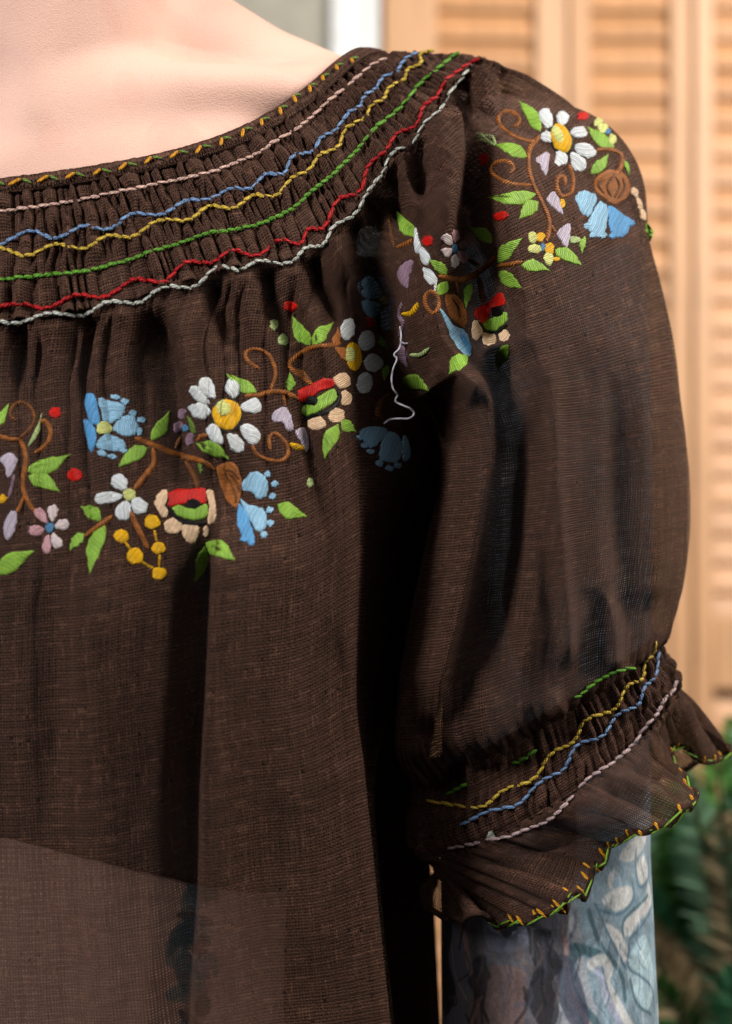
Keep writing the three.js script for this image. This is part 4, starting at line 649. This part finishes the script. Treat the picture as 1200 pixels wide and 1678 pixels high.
// --- the embroidery on the front
const B = blouse, p_ = 'panel', s_ = 'sleeve', flower = (label, name = 'flower') => subgroup(blouse, name, label);
leaf(B, p_, -12, 700, 14, 662, 20);
cord(B, p_, [27, 690, 17, 680, 20, 667, 33, 659, 48, 664, 56, 680, 54, 695, 44, 708, 30, 720], 6, C.darkBrown, 'curled_stem');
cord(B, p_, [-20, 712, 0, 715, 16, 720, 32, 722, 40, 736, 42, 760, 38, 785, 40, 808, 47, 824, 57, 838], 8); cord(B, p_, [39, 814, 34, 828, 27, 840], 7);
cord(B, p_, [64, 690, 75, 691, 83, 706, 80, 722, 70, 734, 57, 742], 8, C.brown, 'curled_stem'); leaf(B, p_, 46, 732, 69, 677, 8, C.paleGreen);
dot(B, p_, 91, 677, 10, 9, C.red); dot(B, p_, 123, 778, 12, 11.5, C.red);
leaf(B, p_, 43, 772, 116, 744, 30); leaf(B, p_, 45, 779, 100, 807, 30);
blob(B, p_, [-2, 752, 19, 742, 29, 751, 23, 770, 13, 784, 7, 764], C.lilac, 'lilac_petal'); cord(B, p_, [23, 778, 20, 795, 14, 816], 6, C.mauve); dot(B, p_, 4, 818, 8, 7, C.yellow); blob(B, p_, [7, 862, 17, 838, 26, 838, 28, 855, 22, 875, 13, 885, 6, 876], C.lilac, 'lilac_petal');
{ const f = flower('small pink and white flower with a blue centre', 'small_flower'); for (const [a, b, c, d, w, h] of [[78, 856, 58, 834, 20, C.pink], [85, 855, 89, 827, 19, C.pinkWhite], [90, 863, 114, 857, 20, C.pinkWhite], [87, 874, 98, 899, 20, C.pinkWhite], [80, 876, 76, 907, 17, C.pink], [74, 868, 47, 871, 21, C.pink]]) petal(f, p_, a, b, c, d, w, h); dot(f, p_, 82, 865, 7, 9, C.centreBlue, 'centre'); }
leaf(B, p_, -6, 942, 58, 902, 34); leaf(B, p_, 166, 852, 131, 829, 26); cord(B, p_, [185, 845, 162, 862, 139, 879], 9); leaf(B, p_, 139, 873, 114, 904, 20); leaf(B, p_, 172, 858, 147, 942, 30);
{ const f = flower('blue cornflower with pale yellow centre and square petal tips', 'cornflower');
  blob(f, p_, [142, 645, 153, 645, 161, 673, 163, 695, 152, 696, 142, 675], C.blue); blob(f, p_, [138, 685, 152, 697, 158, 709, 157, 731, 149, 741, 142, 717], C.blue);
  blob(f, p_, [162, 658, 181, 657, 205, 664, 203, 679, 187, 691, 171, 693, 165, 673], C.lightBlue, 'petal', 1.5); blob(f, p_, [185, 701, 201, 683, 219, 681, 227, 697, 223, 711, 209, 716, 191, 709], C.lightBlue, 'petal', 0.1); blob(f, p_, [169, 713, 187, 713, 205, 725, 205, 735, 185, 740, 158, 733], C.lightBlue, 'petal', 1.4);
  for (const [x, y, a, b] of [[167, 656, 6, 4], [189, 651, 8, 4], [205, 658, 7, 5], [218, 677, 7, 6], [232, 688, 7, 5], [229, 707, 5, 7], [167, 743, 8, 5], [184, 748, 8, 5], [202, 738, 7, 4]]) dot(f, p_, x, y, a, b, C.lightBlue, 'petal_tip', 0.2, 3.4);
  dot(f, p_, 171, 702, 13, 11, C.pale, 'centre', 0, 5.5); }
leaf(B, p_, 248, 722, 278, 672, 25); cord(B, p_, [221, 717, 242, 725, 262, 733, 286, 743, 319, 752, 340, 760, 352, 770], 9); cord(B, p_, [251, 734, 253, 758, 240, 777, 220, 802], 10); leaf(B, p_, 243, 733, 194, 766, 29);
{ const f = flower('white four-petalled flower with pale green centre', 'white_flower'); for (const [a, b, c, d, w] of [[207, 803, 187, 779, 28], [202, 813, 155, 818, 23], [210, 820, 196, 852, 29], [217, 816, 239, 840, 28]]) petal(f, p_, a, b, c, d, w, C.white); dot(f, p_, 212, 810, 11, 10, C.pale, 'centre', 0, 5.5); }
cord(B, p_, [213, 837, 225, 863, 244, 899], 9);
{ const f = flower('string of yellow buds', 'bud_string'); for (const [x, y, r] of [[199, 878, 12], [222, 912, 14], [250, 856, 13], [260, 898, 11], [261, 940, 12]]) dot(f, p_, x, y, r, r * 0.96, C.yellow, 'bud', 0, 5.5); for (const a of [[205, 888, 215, 902], [231, 919, 243, 927, 254, 932], [253, 868, 257, 888], [262, 908, 261, 929]]) cord(f, p_, a, 4.5, C.yellow, 'thread'); }
{ const f = flower('dusky mauve flower half hidden in a fold', 'small_flower'); for (const [x, y, a, b] of [[298, 678, 7, 9], [292, 700, 8, 10], [311, 720, 7, 11]]) dot(f, p_, x, y, a, b, C.mauve, 'petal', 0.3); dot(f, p_, 304, 702, 5, 6, C.centreBlue, 'centre'); }
leaf(B, p_, 318, 714, 307, 680, 8, C.dullGreen); cord(B, p_, [296, 716, 288, 735], 8, C.darkBrown); cord(B, p_, [323, 722, 331, 715, 342, 713], 9); cord(B, p_, [304, 756, 314, 771, 322, 789, 323, 800], 9, C.darkBrown); leaf(B, p_, 326, 756, 330, 778, 7, C.dullGreen);
function daisy(label, lay, cx, cy, rx, ry, rot, pet, extra = []) {
  const f = flower(label, 'daisy'); piece(f, 'dark_outline', lay, oval(cx, cy + 1, rx + 4, ry + 4, rot), 0.3, C.black, 2.5);
  for (const [a, b, c, d, w] of pet) petal(f, lay, a, b, c, d, w, C.white); for (const e of extra) blob(f, lay, e, C.white);
  piece(f, 'yellow_centre', lay, oval(cx, cy, rx, ry, rot), 0.5, C.yellow, 6); return f;
}
{ const f = daisy('large white daisy with yellow centre on the front', p_, 371, 679, 24, 26, 0, [[351, 653, 330, 620, 29], [383, 653, 382, 621, 30], [393, 668, 429, 663, 28], [396, 696, 424, 724, 30], [374, 710, 397, 741, 26]], [[339, 703, 350, 694, 360, 706, 366, 727, 349, 725], [309, 667, 326, 660, 340, 665, 347, 677, 333, 687, 317, 681], [311, 637, 317, 631, 334, 645, 343, 661, 335, 664, 317, 652]]); piece(f, 'pale_centre', p_, oval(365, 670, 13, 13), 1.4, C.pale, 7.6); }
leaf(B, p_, 322, 726, 378, 754, 26); leaf(B, p_, 421, 643, 370, 611, 25); leaf(B, p_, 475, 641, 475, 610, 17);
cord(B, p_, [401, 649, 423, 648, 441, 643, 466, 643, 489, 654], 9); cord(B, p_, [444, 638, 452, 613, 449, 597, 440, 581, 425, 573, 410, 573, 402, 580, 406, 591, 418, 600, 426, 604], 6.5, C.brown, 'curled_stem'); cord(B, p_, [464, 648, 468, 666], 6);
blob(B, p_, [444, 685, 462, 666, 472, 669, 478, 687, 480, 704, 473, 707, 462, 692, 451, 692], C.lilac, 'lilac_petal'); blob(B, p_, [485, 706, 497, 699, 503, 711, 507, 734, 502, 741, 492, 722], C.lilac, 'lilac_petal'); cord(B, p_, [474, 727, 486, 732, 500, 734], 11, C.yellow);
cord(B, p_, [413, 729, 421, 744, 442, 754, 461, 755, 472, 745, 472, 733, 462, 718, 450, 710, 442, 717, 443, 737], 6.5, C.brown, 'curled_stem');
{ const f = flower('brown bud with pale blue bell petals on the front', 'bell_flower');
  blob(f, p_, [355, 766, 367, 757, 383, 757, 394, 778, 397, 802, 387, 832, 376, 825, 365, 802], C.brown, 'bud', 1.3); cord(f, p_, [366, 768, 380, 772, 391, 785], 4, C.darkBrown, 'vein'); cord(f, p_, [366, 774, 378, 790, 386, 812, 387, 826], 4.5, C.darkBrown, 'vein'); cord(f, p_, [372, 772, 386, 788, 392, 806], 3.5, C.darkBrown, 'vein');
  blob(f, p_, [396, 793, 416, 772, 430, 778, 440, 793, 437, 812, 425, 819, 414, 809, 398, 802], C.lightBlue); blob(f, p_, [394, 817, 407, 827, 430, 833, 438, 850, 434, 866, 423, 871, 412, 856], C.lightBlue); blob(f, p_, [392, 825, 403, 838, 412, 861, 417, 886, 411, 891, 398, 881, 388, 852], C.blue);
  for (const [x, y] of [[438, 777], [450, 793], [447, 813], [442, 836], [443, 857], [432, 876], [400, 883], [412, 888]]) dot(f, p_, x, y, 6, 5.5, x < 420 ? C.blue : C.lightBlue, 'petal_tip', 0, 3.4); }
leaf(B, p_, 455, 826, 504, 847, 29); dot(B, p_, 508, 791, 5, 8, C.paleGreen, 'leaf_fleck'); 
function tulip(label, lay, red, green, eye, band, peach) {
  const f = flower(label, 'tulip'); cord(f, lay, band, 9, C.black, 'dark_outline'); for (const q of peach) q.length > 5 ? blob(f, lay, q, C.peach) : dot(f, lay, q[0], q[1], q[2], q[3], C.peach, 'petal', 0, 4.6);
  blob(f, lay, red, C.red, 'red_band', 0.15); blob(f, lay, green, C.green, 'green_band', 0.2, 4.8); dot(f, lay, eye[0], eye[1], eye[2], eye[3], C.black, 'dark_eye', 0, 6.5);
}
tulip('red, green and peach tulip beside the deep fold', p_, [276, 808, 290, 802, 318, 800, 337, 801, 338, 812, 338, 825, 312, 826, 292, 828, 277, 831, 276, 820], [281, 836, 290, 827, 308, 833, 324, 834, 338, 825, 340, 845, 324, 852, 302, 850], [317, 826, 13, 9], [277, 830, 290, 849, 310, 857, 339, 857], [[272, 802, 261, 806, 254, 822, 257, 836, 270, 848, 276, 838, 270, 829, 275, 816], [284, 862, 16, 14], [299, 862, 312, 858, 326, 862, 326, 875, 319, 890, 308, 889, 300, 878], [338, 802, 350, 806, 351, 856, 341, 859, 343, 828], [338, 871, 5, 10]]);
leaf(B, p_, 337, 890, 387, 919, 32); leaf(B, p_, 335, 896, 319, 954, 23);
tulip('red, green and peach tulip beside the sleeve seam', p_, [488, 641, 508, 630, 532, 620, 547, 622, 548, 632, 523, 642, 508, 654, 493, 659], [496, 667, 510, 655, 523, 650, 548, 636, 553, 650, 537, 666, 513, 678, 499, 682], [511, 657, 13, 8], [499, 688, 518, 681, 541, 671, 555, 655, 555, 640], [[561, 624, 14, 14], [566, 653, 11, 13], [551, 680, 14, 13], [519, 694, 16, 12]]);
leaf(B, p_, 554, 695, 532, 754, 27); leaf(B, p_, 559, 690, 583, 707, 24);
cord(B, p_, [512, 630, 498, 619, 477, 602, 476, 594, 492, 580, 513, 569, 541, 566, 558, 562], 8.5); leaf(B, p_, 547, 566, 554, 535, 14, C.brown); leaf(B, p_, 549, 568, 577, 600, 18, C.brown); leaf(B, p_, 482, 606, 514, 631, 16, C.darkBrown);
leaf(B, p_, 509, 566, 480, 518, 26); leaf(B, p_, 513, 566, 547, 528, 24); dot(B, p_, 476, 502, 11, 9, C.red); dot(B, p_, 449, 532, 7, 9, C.paleGreen, 'leaf_fleck', -0.4); dot(B, p_, 464, 557, 8, 10, C.paleGreen, 'leaf_fleck', -0.4);
{ const f = flower('daisy turned away into the shaded fold by the sleeve seam', 'daisy'); piece(f, 'yellow_centre', p_, oval(580, 585, 13, 24, -0.1), 0.2, C.yellow, 5); piece(f, 'pale_centre', p_, oval(573, 581, 8, 14), 1.4, C.pale, 6.5); for (const [x, y, a, b] of [[570, 539, 12, 18], [601, 558, 13, 17], [612, 595, 15, 15], [598, 627, 13, 18]]) dot(f, p_, x, y, a, b, C.white, 'petal', 0.2); }
{ const f = flower('shaded blue cornflower under the edge of the sleeve', 'cornflower'); for (const [q, h] of [[[586, 470, 602, 452, 618, 461, 625, 484, 612, 490, 597, 489], C.lightBlue], [[621, 454, 635, 459, 646, 482, 630, 480], C.blue], [[594, 494, 621, 496, 623, 510, 607, 523], C.lightBlue], [[625, 508, 644, 501, 650, 522, 642, 541, 628, 541], C.lightBlue], [[634, 486, 648, 490, 650, 500, 640, 500], C.blue]]) blob(f, p_, q, h); dot(f, p_, 628, 492, 8, 8, C.pale, 'centre'); }
dot(B, p_, 607, 528, 5, 9, C.red, 'berry', -0.5); leaf(B, p_, 622, 550, 636, 574, 11, C.green); leaf(B, p_, 636, 598, 630, 624, 13, C.green); cord(B, p_, [638, 645, 624, 662, 620, 678, 629, 694], 10, C.darkBrown);
{ const f = flower('shaded blue fan-shaped flower in the hollow below the sleeve', 'fan_flower'); for (const q of [[590, 708, 602, 699, 635, 704, 630, 715, 611, 734, 597, 725], [638, 708, 653, 713, 658, 741, 649, 758, 625, 754, 622, 739], [662, 713, 668, 720, 671, 750, 663, 756]]) blob(f, p_, q, C.lightBlue); for (const [x, y] of [[590, 716], [597, 730], [607, 740], [622, 759], [638, 768], [652, 763]]) dot(f, p_, x, y, 6, 5, C.lightBlue, 'petal_tip', 0, 3.4); }
// --- the embroidery on the sleeve
leaf(B, s_, 681, 389, 650, 345, 25); cord(B, s_, [677, 392, 664, 400, 650, 405], 8); cord(B, s_, [637, 357, 641, 382, 646, 405], 5, C.darkBrown);
{ const f = flower('narrow white flower seen edge-on along a sleeve fold', 'white_flower'); blob(f, s_, [681, 372, 686, 387, 690, 412, 684, 416, 679, 400], C.white); petal(f, s_, 690, 404, 702, 434, 15, C.white); petal(f, s_, 694, 437, 714, 467, 18, C.white); cord(f, s_, [714, 464, 712, 482], 4, C.white, 'thread'); }
dot(B, s_, 701, 395, 9, 9, C.red);
{ const f = flower('small pink flower with a blue centre on the sleeve front', 'small_flower'); for (const [a, b, c, d, w, h] of [[746, 398, 747, 376, 15, C.pink], [741, 402, 726, 384, 18, C.pinkWhite], [740, 409, 724, 416, 17, C.pinkWhite], [746, 417, 745, 439, 17, C.pinkWhite], [751, 412, 764, 429, 16, C.pink], [752, 405, 765, 399, 14, C.pink]]) petal(f, s_, a, b, c, d, w, h); dot(f, s_, 746, 407, 5, 8, C.centreBlue, 'centre'); }
leaf(B, s_, 809, 398, 764, 372, 25); blob(B, s_, [651, 447, 665, 428, 678, 428, 675, 440, 671, 455, 668, 472, 657, 465], C.mauve, 'mauve_petal');
leaf(B, s_, 732, 451, 703, 425, 20); blob(B, s_, [715, 470, 732, 460, 733, 478, 720, 485], C.green, 'leaf'); cord(B, s_, [717, 452, 740, 457, 762, 457, 786, 445, 806, 428, 813, 420], 10); cord(B, s_, [767, 424, 786, 435], 8, C.darkBrown); cord(B, s_, [747, 462, 750, 480], 6);
cord(B, s_, [707, 477, 717, 487, 718, 505, 710, 513, 699, 502, 697, 486], 7, C.brown, 'stem_ring', true); blob(B, s_, [729, 485, 745, 481, 760, 500, 766, 515, 762, 538, 750, 532, 737, 517], C.brown, 'bud', 1.0); cord(B, s_, [742, 490, 752, 505, 754, 522], 4, C.darkBrown, 'vein');
cord(B, s_, [659, 514, 673, 514, 686, 496], 10, C.yellow); cord(B, s_, [660, 495, 656, 517, 662, 530, 655, 550], 9, C.mauve); leaf(B, s_, 655, 563, 669, 604, 19, C.mauve, 0.1, 'mauve_petal'); cord(B, s_, [672, 581, 688, 582, 705, 570], 8, C.paleGreen);
blob(B, s_, [720, 504, 730, 515, 740, 532, 760, 540, 772, 562, 770, 583, 760, 580, 745, 562, 735, 540], C.lightBlue, 'blue_petal', 0.8); blob(B, s_, [750, 545, 764, 552, 771, 568, 768, 582, 760, 572], C.blue, 'blue_petal', 0.8, 5.2);
leaf(B, s_, 765, 582, 736, 613, 30); leaf(B, s_, 659, 619, 704, 641, 26); leaf(B, s_, 772, 463, 764, 507, 16);
tulip('red, green and peach tulip down in the fold of the sleeve', s_, [776, 513, 800, 494, 822, 478, 829, 498, 808, 504, 802, 518, 792, 531], [790, 531, 808, 520, 830, 510, 832, 525, 815, 540, 798, 541], [816, 511, 11, 10], [782, 526, 797, 544, 816, 545, 832, 532], [[781, 541, 9, 17], [802, 554, 13, 13], [826, 549, 9, 11]]);
leaf(B, s_, 833, 565, 815, 609, 24); cord(B, s_, [785, 455, 789, 475, 793, 497], 10, C.darkBrown);
leaf(B, s_, 815, 431, 856, 390, 26); cord(B, s_, [815, 436, 835, 433, 856, 429], 8); leaf(B, s_, 854, 434, 900, 443, 24); leaf(B, s_, 818, 444, 858, 473, 25);
leaf(B, s_, 886, 216, 850, 165, 25); cord(B, s_, [880, 232, 856, 229, 828, 214, 817, 197, 822, 184, 838, 183, 851, 193, 849, 204, 841, 207], 6.5, C.brown, 'curled_stem');
leaf(B, s_, 864, 257, 810, 237, 25); { const r = rng(3), f = subgroup(B, 'frayed_threads', 'frayed pale green thread ends at a leaf tip'); for (let i = 0; i < 7; i++) cord(f, s_, [814 - 3 * r(), 238 + 4 * r() - 2, 802 + 6 * r(), 222 + 16 * r(), 780 + 12 * r(), 216 + 18 * r()], 2.2, C.paleGreen, 'thread'); }
dot(B, s_, 793, 261, 8, 10, C.red, 'berry', 0.5); cord(B, s_, [871, 303, 839, 301, 814, 290, 805, 279, 814, 266, 831, 264, 842, 275, 836, 284], 6.5, C.brown, 'curled_stem');
cord(B, s_, [885, 222, 868, 245, 866, 273, 873, 301, 887, 330, 899, 358, 900, 376, 896, 396], 8.5); cord(B, s_, [899, 366, 906, 374, 912, 382], 6);
leaf(B, s_, 880, 318, 797, 323, 27); leaf(B, s_, 883, 330, 850, 360, 27); dot(B, s_, 821, 354, 12, 8, C.red, 'berry', -0.2);
{ const f = daisy('white daisy with yellow centre high on the sleeve', s_, 920, 227, 17, 25, -0.42, [[901, 210, 890, 179, 25], [920, 207, 924, 183, 23], [934, 216, 962, 218, 22], [941, 239, 976, 253, 25], [937, 250, 957, 280, 25], [914, 248, 924, 271, 24], [903, 232, 889, 218, 20]]); piece(f, 'pale_centre', s_, oval(914, 222, 9, 17, -0.42), 1.2, C.pale, 7.6); }
dot(B, s_, 955, 190, 9, 7, C.red); blob(B, s_, [878, 259, 899, 250, 900, 265, 895, 288, 885, 273], C.lilac, 'lilac_petal'); blob(B, s_, [896, 324, 907, 313, 916, 327, 923, 352, 907, 341], C.lilac, 'lilac_petal'); dot(B, s_, 921, 334, 5, 8, C.yellow); blob(B, s_, [913, 381, 934, 366, 934, 389, 929, 406, 919, 395], C.lilac, 'lilac_petal');
cord(B, s_, [933, 270, 940, 293, 936, 316, 921, 321, 913, 305, 916, 290, 925, 290, 927, 304], 6.5, C.brown, 'curled_stem'); dot(B, s_, 942, 393, 9, 6, C.paleGreen, 'leaf_fleck'); leaf(B, s_, 958, 388, 954, 416, 12);
{ const f = flower('small yellow and cream flower on the sleeve', 'small_flower'); for (const [x, y, a, b, h] of [[873, 389, 7, 10, C.pale], [885, 388, 8, 8, C.yellow], [876, 408, 12, 8, C.pale], [900, 408, 8, 10, C.yellow], [899, 424, 8, 11, C.pale], [911, 425, 6, 4, C.yellow]]) dot(f, s_, x, y, a, b, h, 'petal'); dot(f, s_, 889, 405, 4, 7, C.centreBlue, 'centre'); }
leaf(B, s_, 908, 409, 954, 436, 25); leaf(B, s_, 1006, 241, 963, 207, 23); cord(B, s_, [977, 246, 1000, 245, 1017, 253, 1019, 270, 1010, 288], 7.5, C.brown, 'curled_stem'); leaf(B, s_, 968, 285, 997, 252, 23);
{ const f = flower('brown bud with sky blue bell petals on the outer sleeve', 'bell_flower'); blob(f, s_, [972, 299, 987, 282, 1015, 279, 1033, 299, 1029, 321, 1009, 335, 987, 324], C.brown, 'bud', 1.1); for (const q of [[1006, 286, 994, 304, 1000, 322], [1008, 290, 1014, 305, 1006, 324], [986, 292, 980, 304, 990, 318], [1020, 292, 1022, 308, 1012, 326]]) cord(f, s_, q, 4, C.darkBrown, 'vein');
  blob(f, s_, [943, 321, 958, 313, 978, 321, 975, 335, 964, 356, 955, 350], C.lightBlue); blob(f, s_, [984, 330, 995, 338, 995, 367, 987, 387, 970, 385, 964, 367, 972, 344], C.lightBlue); blob(f, s_, [998, 338, 1021, 350, 1036, 364, 1023, 385, 1004, 387, 998, 367], C.blue); for (const [x, y, h] of [[963, 370, 0], [972, 385, 0], [988, 386, 0], [1004, 386, 1], [1018, 384, 1], [1034, 366, 1]]) dot(f, s_, x, y, 6, 5, h ? C.blue : C.lightBlue, 'petal_tip', 0, 3.4); }
{ const f = flower('cream flower at the outer edge of the sleeve', 'small_flower'); for (const [x, y, a, b, h] of [[981, 201, 8, 7, C.pale], [988, 210, 8, 8, C.pale], [1003, 229, 7, 9, C.pale], [996, 216, 5, 5, C.centreBlue]]) dot(f, s_, x, y, a, b, h, 'petal'); }
{ const f = flower('peach flower on the outer curve of the sleeve', 'tulip'); for (const [x, y, b] of [[1040, 316, 10], [1047, 334, 11], [1053, 352, 10]]) dot(f, s_, x, y, 5, b, C.peach, 'petal', -0.3); leaf(f, s_, 1060, 366, 1066, 396, 12); } leaf(B, s_, 1022, 262, 1030, 288, 9);
// white knot and the loose thread
dot(B, 'cuff', 806, 1372, 6, 11, C.rowWhite, 'thread_knot', -0.3, 7);
{ const zt = p => mix(LAY.sleeve.z(657, 545) + 10, -60, sst(545, 640, p[1])), q = P2([656, 535, 658, 552, 655, 571, 646, 581, 651, 588, 645, 603, 642, 622, 645, 638, 652, 648, 647, 656, 662, 665, 673, 670, 679, 677, 672, 685, 653, 686, 640, 687, 629, 694]); part(blouse, 'loose_thread', tube(q.map((p, i) => pt(p[0], p[1], zt(p) + 5 * Math.sin(i * 2))), 1.8, 6), thread(C.thread), 'loose white thread hanging from the sleeve');
  const h = P2([657, 553, 658, 560, 665, 563, 673, 561, 677, 558]); part(blouse, 'loose_thread', tube(h.map(p => pt(p[0], p[1], zt(p) + 4)), 1.7, 6), thread(C.thread), 'hooked end of the loose white thread'); }
// ---------------------------------------------------------------- the plant behind the arm
{
  const plant = thing('potted_fern', 'bushy green fern with some dry brown fronds behind the tattooed arm', 'plant', [1000, -2600, -2600]);
  const mats = [[0.06, 0.2, 0.045], [0.13, 0.35, 0.08], [0.08, 0.29, 0.15], [0.46, 0.36, 0.22], [0.26, 0.46, 0.3]].map(c => new THREE.MeshPhysicalMaterial({ color: new THREE.Color().setRGB(...c), roughness: 0.5, side: THREE.DoubleSide, transmission: 0.4, thickness: 0, specularIntensity: 0.4 }));
  const stemM = new THREE.MeshStandardMaterial({ color: new THREE.Color().setRGB(0.05, 0.07, 0.02), roughness: 0.8 });
  const r = rng(4242), root = pt(1290, 2150, -2600);
  for (let i = 0; i < 105; i++) {
    const tx = 1040 + 330 * r(), ty = 1170 + 560 * r() + (tx < 1110 ? 90 : 0), tz = -2250 - 700 * r(), tip = pt(tx, ty, tz), mid = root.clone().lerp(tip, 0.62).add(V3((r() - 0.5) * 160, 160 + 180 * r(), (r() - 0.5) * 200));
    const rr = root.clone().add(V3((r() - 0.5) * 160, 0, (r() - 0.5) * 160)), c = new THREE.QuadraticBezierCurve3(rr, mid, tip), kind = r() < 0.17 ? 3 : r() < 0.3 ? 2 : r() < 0.25 ? 4 : r() < 0.5 ? 0 : 1;
    const pos = [], idx = [], n = 84;
    for (let k = 10; k < n; k++) {
      const t = k / n, p = c.getPoint(t), T = c.getTangent(t), side = V3(-T.y, T.x, 0.35 * (r() - 0.5)).normalize(), L = (130 + 80 * r()) * Math.sin(Math.PI * Math.min(1, t * 0.9 + 0.08)) ** 0.7;
      for (const s of [-1, 1]) {
        const d = side.clone().multiplyScalar(s).addScaledVector(T, 1.15).add(V3(0, -0.15, (r() - 0.5) * 0.9)).normalize(), w = V3().crossVectors(d, V3(r() - 0.5, r() - 0.5, 1)).normalize().multiplyScalar(7 + 4 * r()), b = pos.length / 3;
        const e = p.clone().addScaledVector(d, L), m1 = p.clone().addScaledVector(d, L * 0.4).add(V3(0, 0, 6)); for (const v of [p, m1.clone().add(w), e.add(V3(0, -L * 0.14, 0)), m1.clone().sub(w)]) pos.push(v.x, v.y, v.z); idx.push(b, b + 1, b + 2, b, b + 2, b + 3);
      }
    }
    const fr = subgroup(plant, 'frond'); part(fr, 'leaflets', geo(pos, idx, null, plant.org), mats[kind]).userData.kind = 'stuff';
    const tg = new THREE.TubeGeometry(c, 14, 6, 5), tp = tg.attributes.position; for (let k = 0; k < tp.count; k++) tp.setXYZ(k, (tp.getX(k) - plant.org.x) * U, (tp.getY(k) - plant.org.y) * U, (tp.getZ(k) - plant.org.z) * U); part(fr, 'stalk', tg, stemM);
  }
}
renderer.render(scene, camera);
